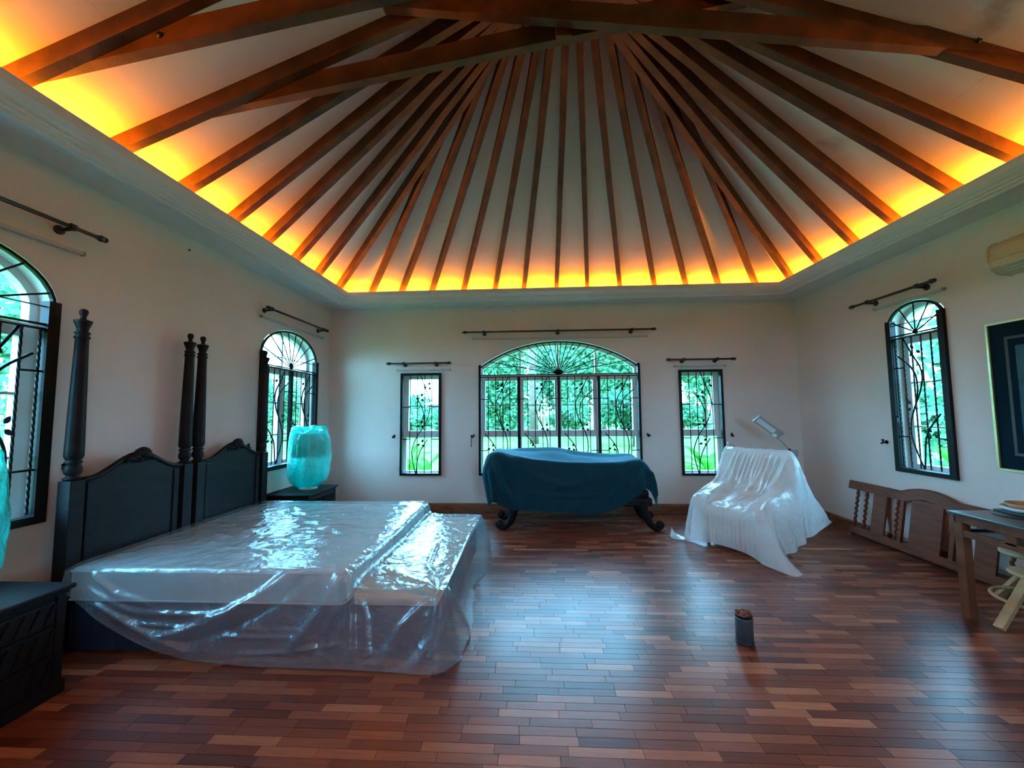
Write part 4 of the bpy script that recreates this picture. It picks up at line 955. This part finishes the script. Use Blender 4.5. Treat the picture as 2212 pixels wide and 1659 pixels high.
# ------------------------------------------------------------------ spindled wooden headboard leaning on the right wall
hbx = thing('spindle_headboard', (3.83, 4.14, 0), 'long brown wooden headboard with twisted spindles leaning on the right wall', 'headboard')
def HB(y, z, d=0.0): return Vector((3.765 + 0.175 * z - d, y, z))
def slab(name, y0, y1, z0, z1, d0=-0.014, d1=0.014, parent=None, m='bench'):
    return MB().prism([(y0, z0), (y1, z0), (y1, z1), (y0, z1)], lambda a, c: HB(a, c, d0), lambda a, c: HB(a, c, d1)).build(name, m, parent or hbx)
def toprail():
    b = MB(); n = 48; up_, lo = [], []
    for k in range(n + 1):
        y = 3.19 + (5.09 - 3.19) * k / n; s = abs(y - 4.14); ar = 0.062 * math.cos(PI / 2 * s / 0.27) ** 0.8 if s < 0.27 else 0
        up_.append((y, 0.628 + ar)); lo.append((y, 0.548 + (0.05 * math.cos(PI / 2 * s / 0.2) ** 0.8 if s < 0.2 else 0)))
    for k in range(n): b.add([HB(*lo[k], -.02), HB(*lo[k + 1], -.02), HB(*up_[k + 1], -.02), HB(*up_[k], -.02), HB(*lo[k], .02), HB(*lo[k + 1], .02), HB(*up_[k + 1], .02), HB(*up_[k], .02)],
                             [(0, 3, 2, 1), (4, 5, 6, 7), (0, 1, 5, 4), (3, 7, 6, 2)] + ([(0, 4, 7, 3)] if k == 0 else []) + ([(1, 2, 6, 5)] if k == n - 1 else []))
    tr = b.build('top_rail', 'bench', hbx)
    MB().tube([HB(y, z + 0.004, 0.006) for y, z in up_], 0.012, 6).build('rail_moulding', 'bench', tr)
toprail()
slab('bottom_rail', 3.24, 5.02, 0.055, 0.125, -0.016, 0.016)
for y in (3.22, 4.985): slab('end_foot', y, y + 0.07, 0.0, 0.055)
for y0, y1 in ((4.579, 4.744), (3.536, 3.701)): slab('flat_panel', y0, y1, 0.125, 0.55, -0.01, 0.01)
slab('flat_panel', 3.985, 4.295, 0.125, 0.585, -0.01, 0.01)
for y in (4.375, 3.865): slab('upright', y, y + 0.04, 0.125, 0.56)
for y in (4.967, 4.841, 4.451, 3.829, 3.439, 3.313):
    b = MB(); n = 40; vs = []; fs = []; m = 10
    for i in range(n + 1):
        z = 0.13 + 0.415 * i / n; c = HB(y, z); tw = 2 * PI * 7 * i / n; e = 0.0055 if 4 < i < 36 else 0
        for k in range(m):
            th = 2 * PI * k / m; r = 0.0145 + e * math.cos(th - tw) + (0.004 if i in (3, 4, 36, 37) else 0); vs.append(c + Vector((r * math.cos(th), r * math.sin(th), 0)))
    for i in range(n):
        for k in range(m): fs.append((i * m + k, i * m + (k + 1) % m, (i + 1) * m + (k + 1) % m, (i + 1) * m + k))
    b.add(vs, fs, True).build('twisted_spindle', 'bench', hbx)

# ------------------------------------------------------------------ table, stool and things on the table
tb = thing('side_table', (3.40, 2.45, 0), 'brown wooden table with dark top at the right edge of the picture', 'table')
TX0, TX1, TY0, TY1 = 3.075, 3.70, 1.75, 3.165
MB().cbox((TX0, TY0, .722), (TX1, TY1, .745), .005).build('table_top', 'tabletop', tb)
MB().cbox((TX0 + .02, TY0 + .03, .672), (TX0 + .045, TY1 - .03, .7215), .003).build('apron', 'tablewood', tb)
MB().cbox((TX0 + .02, TY1 - .045, .672), (TX1 - .02, TY1 - .025, .7215), .003).build('apron', 'tablewood', tb)
MB().cbox((TX0 + .025, TY0 + .03, .575), (TX0 + .05, TY1 - .03, .622), .003).build('lower_rail', 'tablewood', tb)
MB().cbox((TX0 + .025, TY1 - .05, .575), (TX1 - .02, TY1 - .025, .622), .003).build('lower_rail', 'tabletop', tb)
MB().cbox((TX0 + .04, TY0 + .04, .590), (TX1 - .03, TY1 - .05, .604), .003).build('shelf_board', 'tabletop', tb)
for x, y in ((TX0 + .05, TY1 - .055), (TX1 - .05, TY1 - .055), (TX0 + .05, TY0 + .055), (TX1 - .05, TY0 + .055)):
    MB().cbox((x - .029, y - .029, 0), (x + .029, y + .029, .7215), .004).build('table_leg', 'tablewood', tb)
MB().cbox((TX0 + .025, 2.765, .604), (TX0 + .055, 2.83, .7215), .003).build('divider', 'tablewood', tb)
def disc(mb, c, r, h, n=32, e=0.006): return mb.lathe([(0.0, 0), (r - e, 0), (r, e), (r, h - e), (r - e, h), (0.0, h)], c, n)
o = disc(MB(), (3.40, 2.99, .7452), .13, .006, e=.002).build('place_mat', 'black', org=(3.40, 2.99, .7452)); tag(o, 'thin round black mat lying on the dark table top', 'mat')

o = thing('hardback_book', (3.485, 3.0, .7515), 'small dark book lying under the white tray on the table', 'book')
MB().cbox((3.37, 2.87, .7515), (3.60, 3.13, .766), .003).build('book_cover', 'black', o); MB().cbox((3.376, 2.876, .7555), (3.602, 3.124, .762), .001).build('page_block', 'white', o)
o = thing('white_tray', (3.49, 3.00, .7665), 'round white tray with raised rim on the table at right edge', 'tray')
MB().lathe([(0.0, 0), (.10, 0), (.135, .012), (.148, .035), (.143, .035), (.128, .014), (.0, .008)], (3.49, 3.00, .7665), 36).build('tray_body', 'white', o)
o = thing('wooden_bowl', (3.49, 3.00, .776), 'shallow wooden bowl standing in the white tray', 'bowl')
MB().lathe([(0.0, 0), (.06, 0), (.105, .02), (.125, .044), (.118, .046), (.098, .024), (.0, .012)], (3.49, 3.00, .776), 36).build('bowl_body', 'stool', o)
MB().tube([(3.49 + .1215 * math.cos(a * PI / 12), 3.00 + .1215 * math.sin(a * PI / 12), .8225) for a in range(25)], .004, 6).build('bowl_rim', 'stool', o)
sl = thing('round_stool', (3.535, 3.03, 0), 'pale wooden stool with round seat and splayed legs at the right edge', 'stool')
disc(MB(), (3.535, 3.06, .448), .16, .026, 40).build('seat', 'stool', sl)
MB().lathe([(0.02, .34), (0.02, .449)], (3.535, 3.04, 0), 12).build('screw_post', 'grey', sl)
disc(MB(), (3.535, 3.03, .315), .15, .026, 40).build('leg_disc', 'stool', sl)
for a in (3.36, 3.36 + 2 * PI / 3, 3.36 + 4 * PI / 3):
    dx, dy = math.cos(a), math.sin(a)
    MB().beam((3.535 + dx * .40, 3.03 + dy * .40, 0.004), (3.535 + dx * .09, 3.03 + dy * .09, .317), .05, .03, (dx, dy, 1.2)).build('splayed_leg', 'stool', sl)
MB().tube([(3.535 + .235 * math.cos(k * PI / 16), 3.03 + .235 * math.sin(k * PI / 16), .15) for k in range(33)], .013, 8).build('foot_ring', 'stool', sl)

# ------------------------------------------------------------------ ash can on the floor
cx, cy = 1.358, 2.74
cn = thing('ash_can', (cx, cy, 0), 'small dark grey cylinder can with copper ring top on the floor', 'can')
MB().lathe([(0.048, 0.0), (0.055, 0.004), (0.056, 0.012), (0.053, 0.016)], (cx, cy, 0), 28).build('base_ring', 'black', cn)
MB().lathe([(0.053, 0.012), (0.053, 0.155), (0.055, 0.158), (0.053, 0.161), (0.051, 0.162)], (cx, cy, 0), 32).build('can_body', 'steel', cn)
MB().lathe([(0.051, 0.162), (0.050, 0.176), (0.052, 0.179), (0.049, 0.181), (0.0, 0.178)], (cx, cy, 0), 28).build('can_collar', 'black', cn)
for k in range(6):
    a = k * PI / 3 + 0.3; px, py = cx + .030 * math.cos(a), cy + .030 * math.sin(a)
    MB().tube([(px + .022 * math.cos(t * PI / 8), py + .022 * math.sin(t * PI / 8), .184 + .004 * math.sin(t * PI / 4 + k)) for t in range(17)], .0048, 6).build('copper_ring', 'copper', cn)

# ------------------------------------------------------------------ curtain rods, rails, holdbacks
RODP = [(0.0, 0), (0.012, 0.004), (0.020, 0.016), (0.020, 0.022), (0.012, 0.026), (0.022, 0.034), (0.024, 0.048), (0.018, 0.060), (0.012, 0.064), (0.017, 0.072), (0.012, 0.080)]
def rod(side, ua, ub, z, br, label, out=0.10):
    f = wall_map(side); t = thing('curtain_rod', f((ua + ub) / 2, z, 0), label, 'curtain rod', 'dark curtain rods over the windows')
    MB().tube([f(ua + 0.06, z, out), f(ub - 0.06, z, out)], 0.0135, 12).build('pole', 'rod', t)
    for u, s in ((ua, 1), (ub, -1)):
        b = MB(); vs = []; n = 14
        d = (f(1, 0, 0) - f(0, 0, 0)) * s; e1 = Vector((0, 0, 1)); e2 = d.cross(e1); m = len(RODP)
        for r, h in RODP:
            for k in range(n): vs.append(f(u, z, out) + d * h + (e1 * math.cos(2 * PI * k / n) + e2 * math.sin(2 * PI * k / n)) * r)
        b.add(vs, [(i * n + k, i * n + (k + 1) % n, (i + 1) * n + (k + 1) % n, (i + 1) * n + k) for i in range(m - 1) for k in range(n)] + [tuple((m - 1) * n + k for k in range(n))], True); b.build('finial', 'rod', t)
    for u in br:
        b = MB(); b.tube([f(u, z - 0.015, 0), f(u, z - 0.015, 0.012)], 0.03, 14); b.tube([f(u, z - 0.015, 0.01), f(u, z - 0.012, out - 0.012)], 0.012, 10)
        b.tube([f(u - 0.014, z, out), f(u + 0.014, z, out)], 0.023, 14); b.build('rod_bracket', 'rod', t)
    return t
def rail(side, ua, ub, z, label, out=0.035):
    f = wall_map(side); t = thing('curtain_rail', f((ua + ub) / 2, z, 0), label, 'curtain rail', 'white curtain rails under the rods')
    MB().prism([(0.020, -0.011), (0.048, -0.011), (0.048, 0.011), (0.020, 0.011)], lambda a, c: f(ua + 0.012, z + c, a), lambda a, c: f(ub - 0.012, z + c, a)).build('rail_track', 'rail', t)
    for u, s in ((ua, 1), (ub, -1)): MB().prism([(0.016, -0.014), (0.051, -0.014), (0.051, 0.014), (0.016, 0.014)], lambda a, c: f(u, z + c, a), lambda a, c: f(u + s * 0.012, z + c, a)).build('end_cap', 'grey', t)
    for u in (ua + 0.12, ub - 0.12): MB().prism([(0.0, -0.006), (0.021, -0.006), (0.021, 0.020), (0.0, 0.020)], lambda a, c: f(u - 0.012, z + c, a), lambda a, c: f(u + 0.012, z + c, a)).build('rail_bracket', 'grey', t)
rod('left', 1.02, 2.62, 2.755, (1.22, 2.40), 'dark curtain rod over the near left window'); rail('left', 1.12, 2.53, 2.625, 'white curtain rail over the near left window')
rod('left', 4.33, 5.72, 2.735, (4.43, 5.60), 'dark curtain rod over the far left window'); rail('left', 4.34, 5.68, 2.632, 'white curtain rail over the far left window')
rod('back', -2.215, -1.215, 2.252, (-1.95, -1.46), 'dark curtain rod over the left narrow window on the back wall'); rail('back', -2.07, -1.24, 2.155, 'white curtain rail over the left narrow window')
rod('back', -1.05, 1.855, 2.715, (-0.72, 0.40, 1.50), 'longest dark curtain rod over the wide arched window'); rail('back', -0.90, 1.73, 2.622, 'longest white curtain rail over the wide arched window')
rod('back', 1.98, 2.985, 2.252, (2.24, 2.72), 'dark curtain rod over the right narrow window on the back wall'); rail('back', 2.12, 2.86, 2.160, 'white curtain rail over the right narrow window')
rod('right', 3.83, 4.85, 2.71, (4.02, 4.60), 'dark curtain rod over the right wall window'); rail('right', 3.83, 4.59, 2.622, 'white curtain rail over the right wall window')
def holdback(side, u, z, label, chain=False, s=1, k=1.0):
    f = wall_map(side); t = thing('curtain_holdback', f(u, z, 0), label, 'holdback', 'black curtain holdbacks')
    b = MB(); b.tube([f(u, z, 0), f(u, z, 0.008)], 0.020, 14); b.build('wall_rosette', 'iron', t)
    MB().tube([f(u, z, 0.006), f(u, z - .004, 0.05 * k), f(u + s * .012, z - .012, 0.075 * k), f(u + s * .035, z - .012, 0.08 * k), f(u + s * .05, z + .006, 0.08 * k), f(u + s * .046, z + .022, 0.08 * k)], 0.007, 8).build('hook', 'iron', t)
    b = MB(); p = f(u + s * .044, z + .026, .08 * k); b.lathe([(0.0, -.012), (.012, -.006), (.014, 0), (.012, .006), (0, .012)], p, 12).build('hook_knob', 'iron', t)
    if chain:
        c = MB()
        for k in range(4):
            zc = z - 0.03 - 0.026 * k; c.tube([f(u + .007 * math.cos(a * PI / 6), zc + .015 * math.sin(a * PI / 6), 0.05 + 0.004 * (k % 2)) for a in range(13)], .003, 6)
        c.lathe([(0.0, -.028), (.008, -.02), (.006, 0), (0, .006)], f(u, z - .13, .05), 10); c.build('hanging_chain', 'iron', t)
holdback('back', -2.124, 1.139, 'black holdback left of the left narrow window', s=1)
holdback('back', -0.917, 1.140, 'black holdback with hanging chain left of the wide window', True)
holdback('back', 1.725, 1.142, 'black holdback right of the wide arched window', s=-1)
holdback('back', 2.924, 1.137, 'black holdback right of the right narrow window', s=-1)
holdback('left', 2.535, 1.150, 'black holdback between the near left window and the bed post', s=-1, k=0.6)
holdback('left', 4.245, 1.144, 'black holdback beside the far left window above the far headboard', s=-1, k=0.6)
holdback('right', 4.596, 1.137, 'black holdback on the right wall left of the window', s=-1)
nl = MB().lathe([(0.0, 0), (.008, .0), (.008, .012), (0, .014)], (XL, 3.391, 3.018), 10, 'x').build('wall_nail', 'black', org=(XL, 3.391, 3.018)); tag(nl, 'small black nail high on the left wall', 'nail')

# ------------------------------------------------------------------ air conditioner and framed picture on the right wall
ac = thing('air_conditioner', (XR, 3.0, 2.55), 'cream wall air conditioner cut by the right edge of the picture', 'air conditioner')
acp = [(0.0, 2.84), (0.10, 2.845), (0.155, 2.82), (0.175, 2.78), (0.18, 2.68), (0.165, 2.635), (0.10, 2.585), (0.0, 2.575)]
MB().prism(acp, lambda a, c: (XR - a, 2.52, c), lambda a, c: (XR - a, 3.33, c)).build('unit_body', 'ac', ac)
MB().prism([(0.02, 2.842), (0.10, 2.847), (0.158, 2.822), (0.184, 2.78), (0.184, 2.69), (0.02, 2.69)], lambda a, c: (XR - a, 2.545, c), lambda a, c: (XR - a, 3.305, c)).build('front_cover', 'ac', ac)
for s in (0, 1): MB().prism([(0.0, 2.846), (0.10, 2.850), (0.158, 2.826), (0.181, 2.783), (0.186, 2.68), (0.168, 2.63), (0.10, 2.58), (0.0, 2.57)], lambda a, c: (XR - a, 2.505 + s * .825, c), lambda a, c: (XR - a, 2.522 + s * .825, c)).build('end_cap', 'ac', ac)
for k in range(3): MB().beam((XR - 0.168 + k * 0.028, 2.60, 2.633 - k * 0.018), (XR - 0.168 + k * 0.028, 3.26, 2.633 - k * 0.018), 0.022, 0.004, (-0.6, 0, 1), 0.006).build('vent_louvre', 'white', ac)
pc = thing('framed_picture', (XR, 3.05, 0.98), 'large framed print with dark mat and gilt frame on right wall', 'picture')
PY0, PY1, PZ0, PZ1 = 2.55, 3.545, 0.985, 2.215
def fr(y0, y1, z0, z1, w, d0, d1, nm, m):
    oo = [(y0, z0), (y1, z0), (y1, z1), (y0, z1)]; ii = [(y0 + w, z0 + w), (y1 - w, z0 + w), (y1 - w, z1 - w), (y0 + w, z1 - w)]
    MB().ring(oo, ii, lambda a, c: (XR - d0, a, c), lambda a, c: (XR - d1, a, c)).build(nm, m, pc)
def pl(y0, y1, z0, z1, d, nm, m, t=0.004): MB().box((XR - d - t, y0, z0), (XR - d, y1, z1)).build(nm, m, pc)
fr(PY0, PY1, PZ0, PZ1, 0.018, 0.0, 0.026, 'gilt_frame', 'gold')
pl(PY0 + .018, PY1 - .018, PZ0 + .018, PZ1 - .018, 0.002, 'mat_board', 'matboard', 0.010)
fr(PY0 + .12, PY1 - .12, PZ0 + .13, PZ1 - .13, 0.022, 0.012, 0.0135, 'mat_line', 'matline')
pl(PY0 + .19, PY1 - .19, PZ0 + .22, PZ1 - .21, 0.012, 'print', 'print', 0.002)
pl(PY0 + .30, PY1 - .27, PZ0 + .50, PZ1 - .36, 0.0141, 'print_area', 'print2', 0.001)

# ------------------------------------------------------------------ garden outside
GZ = -0.25
structure(MB().box((-90, YB + WT + 0.02, GZ - 0.3), (90, 110, GZ)).build('lawn', 'lawn'))
structure(MB().box((-90, -60, GZ - 0.3), (XL - WT - 0.02, YB + WT, GZ)).build('lawn', 'lawn'))
structure(MB().box((XR + WT + 0.02, -60, GZ - 0.3), (90, YB + WT, GZ)).build('lawn', 'lawn'))
structure(MB().box((XL - WT - 0.02, -60, GZ - 0.3), (XR + WT + 0.02, YF - WT - 0.02, GZ)).build('lawn', 'lawn'))
def leaf_cloud(b, c, rad, n, size, rr, lobes=7, aspect=0.5):
    """leaves scattered over the shells of several lobes"""
    c = Vector(c); lob = []
    for _ in range(lobes):
        d = Vector((rr.gauss(0, 1), rr.gauss(0, 1), rr.gauss(0, 0.8))).normalized()
        lob.append((Vector((d.x * rad[0], d.y * rad[1], d.z * rad[2])) * rr.uniform(0.25, 0.72), rr.uniform(0.35, 0.6)))
    for _ in range(n):
        o, k = lob[rr.randrange(lobes)]
        d = Vector((rr.gauss(0, 1), rr.gauss(0, 1), rr.gauss(0, 1))).normalized() * (rr.random() ** 0.4)
        p = c + o + Vector((d.x * rad[0], d.y * rad[1], d.z * rad[2])) * k
        a = Vector((rr.gauss(0, 1), rr.gauss(0, 1), rr.gauss(0, 0.6) - 0.25)).normalized(); s_ = a.orthogonal().normalized()
        s_ = (s_ * math.cos(rr.random() * 6.3) + a.cross(s_) * math.sin(rr.random() * 6.3)).normalized()
        L = size * rr.uniform(0.6, 1.3); W = L * aspect
        b.add([p, p + a * L * 0.5 + s_ * W * 0.5, p + a * L, p + a * L * 0.5 - s_ * W * 0.5], [(0, 1, 2, 3)])
def branchy(b, base, h, r, rr, nb=5):
    base = Vector(base); top = base + Vector((rr.uniform(-.3, .3), rr.uniform(-.3, .3), h))
    b.tube([base, base.lerp(top, 0.5) + Vector((rr.uniform(-.15, .15), 0, 0)), top], r, 8, radii=[r, r * 0.75, r * 0.4])
    for k in range(nb):
        p = base.lerp(top, rr.uniform(0.45, 0.95)); q = p + Vector((rr.gauss(0, 1), rr.gauss(0, 1), 0.8)).normalized() * h * 0.4
        b.tube([p, p.lerp(q, 0.5) + Vector((0, 0, 0.1 * h * 0.3)), q], r * 0.35, 6, radii=[r * 0.4, r * 0.28, r * 0.12])
def tree(loc, h, rad, n, size, m, label, seed, lobes=8, trunk=0.16, cz=0.62, cat='tree', group=None):
    rr = random.Random(seed); t = thing('garden_tree' if cat == 'tree' else 'garden_shrub', loc, label, cat, group); x, y, z = loc
    b = MB(); branchy(b, loc, h * 0.8, trunk, rr); b.build('trunk', 'bark', t)
    b = MB(); leaf_cloud(b, (x, y, z + h * cz), rad, n, size, rr, lobes); o = b.build('crown', m, t, fix=False); return t
tree((-9.8, 30, GZ), 3.0, (3.2, 2.6, 1.5), 3000, 0.5, 'leafA', 'low bushy tree across the lawn seen through the left narrow window', 1, trunk=0.1, cz=0.5)
tree((-2.2, 30, GZ), 8.5, (3.1, 2.8, 4.4), 15000, 0.40, 'leafA', 'tall bushy tree behind the palm trunk in the wide arched window', 2, cz=0.5, lobes=12)
tree((5.2, 29, GZ), 11.5, (3.2, 3.0, 5.8), 16000, 0.40, 'leafA', 'large spreading tree right of centre in the wide arched window', 3, cz=0.5, lobes=12)
tree((11.5, 27, GZ), 12.0, (2.9, 3.2, 6.2), 16000, 0.40, 'leafA', 'tree filling the right narrow window', 5, cz=0.5, lobes=12)
for k, (x, h, m, lab) in enumerate(((-14.0, 3.2, 'leafB', 'leftmost low dark tree of the far row beyond the lawn'), (-5.4, 4.2, 'leafA', 'medium tree of the far row between the left narrow and wide windows'), (2.6, 12.0, 'leafB', 'tall dark tree of the far row behind the wide window centre'), (10.2, 12.5, 'leafB', 'tall dark tree of the far row behind the right panes of the wide window'), (18.5, 12.0, 'leafB', 'tall dark tree of the far row behind the right narrow window'))):
    tree((x, 41, GZ), h, (3.7, 3.2, h * 0.5), 12000, 0.46, m, lab, 50 + k, cz=0.5, lobes=12)
for k, x in enumerate((-7.6, -2.4, 2.8, 8.0, 13.2)):
    tree((x, 35.2, GZ), 2.6, (2.4, 1.4, 1.3), 2200, 0.42, 'leafB' if k % 2 else 'leafA', '%s shrub in the hedge row at the far edge of the lawn' % ('first', 'second', 'third', 'fourth', 'fifth')[k] + ' from the left', 60 + k, trunk=0.06, cz=0.5, cat='shrub', group='hedge row shrubs')
tree((5.0, 20, GZ), 3.2, (2.0, 1.6, 1.6), 3600, 0.28, 'leafB', 'dark shrub mass low in the right pane of the wide arched window', 6, trunk=0.06, cz=0.5, cat='shrub')
# palm with a pale trunk
rr = random.Random(11); pt = thing('palm_tree', (0.1, 22, GZ), 'palm with a pale straight trunk in the wide arched window', 'palm tree')
MB().tube([(0.1, 22, GZ), (0.05, 22, 2.5), (0.0, 22, 5.6), (0.05, 22, 8.2)], 0.2, 10, radii=[0.26, 0.2, 0.18, 0.16]).build('trunk', 'bark', pt)
b = MB()
for k in range(16):
    a = k * 2.4; el = rr.uniform(-0.1, 0.9); L = rr.uniform(2.0, 2.8); pts = []
    for q in range(7):
        t = q / 6; pts.append(Vector((0.05 + math.cos(a) * L * t * math.cos(el * (1 - t)), 22 + math.sin(a) * L * t, 8.1 + math.sin(el) * L * t * 0.8 - 1.9 * t * t)))
    for q in range(6):
        d = (pts[q + 1] - pts[q]); sd = d.cross(Vector((0, 0, 1))).normalized()
        for s in (-1, 1):
            for e in (0.2, 0.7):
                p = pts[q].lerp(pts[q + 1], e); tip = p + sd * s * 0.55 + d * 0.5 + Vector((0, 0, -0.35)); b.add([p, p + d * 0.18, tip], [(0, 1, 2)])
b.build('frond', 'leafA', pt, fix=False)
def broadleaf(loc, n, L, label, seed, m='leafC', h=0.4, group=None):
    rr = random.Random(seed); t = thing('broadleaf_plant', loc, label, 'plant', group); st = MB(); lf = MB()
    for k in range(n):
        a = rr.uniform(0, 6.28); tilt = rr.uniform(0.25, 1.0); p0 = Vector(loc); hh = h * rr.uniform(0.5, 1.4)
        p1 = p0 + Vector((math.cos(a) * 0.15, math.sin(a) * 0.15, hh)); st.tube([p0, p0.lerp(p1, .5), p1], 0.012, 5)
        LL = L * rr.uniform(0.6, 1.2); pts = [p1 + Vector((math.cos(a) * math.sin(tilt) * LL * q / 4, math.sin(a) * math.sin(tilt) * LL * q / 4, math.cos(tilt) * LL * q / 4 - 0.35 * LL * (q / 4) ** 2)) for q in range(5)]
        sd = Vector((-math.sin(a), math.cos(a), 0)); wds = [0.02, 0.1, 0.13, 0.09, 0.0]
        vs = []
        for p, wd in zip(pts, wds): vs += [p - sd * wd * LL * 1.1, p + Vector((0, 0, -0.02)), p + sd * wd * LL * 1.1]
        fs = []
        for q in range(4): fs += [(q * 3, q * 3 + 1, q * 3 + 4, q * 3 + 3), (q * 3 + 1, q * 3 + 2, q * 3 + 5, q * 3 + 4)]
        lf.add(vs, fs, True)
    st.build('stem', m, t); lf.build('foliage', m, t, fix=False)
broadleaf((1.15, 7.7, GZ), 22, 0.6, 'lime broad-leaved plant outside the right end of the wide arched window', 21)
broadleaf((1.95, 9.4, GZ), 18, 0.6, 'broad-leaved plant between the wide window and the right narrow window', 22)
broadleaf((2.55, 7.5, GZ), 26, 0.6, 'broad-leaved plant low in the right narrow window', 23)
broadleaf((3.9, 9.0, GZ), 20, 0.8, 'broad-leaved plant outside beyond the armchair', 24)
broadleaf((-2.1, 7.5, GZ), 16, 0.55, 'leafy plant low in the left narrow window', 25, h=0.6)
broadleaf((-2.9, 9.3, GZ), 14, 0.5, 'smaller leafy plant behind the one in the left narrow window', 26, h=0.6)
# beyond the right wall
tree((8.9, 6.6, GZ), 5.5, (1.9, 2.6, 2.8), 9000, 0.26, 'leafA', 'dense tree beyond the right wall window', 31, cz=0.5, lobes=12)
tree((8.6, 12.2, GZ), 6.0, (2.4, 2.4, 3.0), 4200, 0.34, 'leafB', 'darker tree beyond the right wall, farther along', 32, cz=0.5, lobes=12)
broadleaf((5.6, 5.4, GZ), 30, 0.6, 'lime plant low outside the right wall window', 33, h=0.7)
broadleaf((4.9, 6.1, GZ), 30, 0.6, 'tall leafy plant outside the right wall window', 34, 'leafA', h=1.2)
tree((6.4, 7.4, GZ), 2.6, (1.1, 1.4, 1.3), 4000, 0.2, 'leafA', 'rounded shrub low outside the right wall window', 35, trunk=0.05, cz=0.5, cat='shrub')
# beyond the left wall
tree((-19.0, 27.0, GZ), 4.6, (4.2, 3.6, 2.3), 7000, 0.34, 'leafA', 'low tree beyond the far left window behind the bagged lamp', 41, cz=0.5, lobes=12)
tree((-24.0, 36.5, GZ), 5.0, (5.0, 4.0, 2.5), 7000, 0.40, 'leafA', 'second tree farther out beyond the far left window', 42, cz=0.5, lobes=12)
tree((-11.0, 5.6, GZ), 6.4, (2.6, 3.4, 3.3), 12000, 0.20, 'leafA', 'bushy tree beyond the near left window', 43, cz=0.5, lobes=14)
tree((-15.5, 13.5, GZ), 3.6, (3.0, 3.0, 1.8), 6000, 0.26, 'leafA', 'tree between the views of the two left windows', 44, cz=0.5, lobes=12)
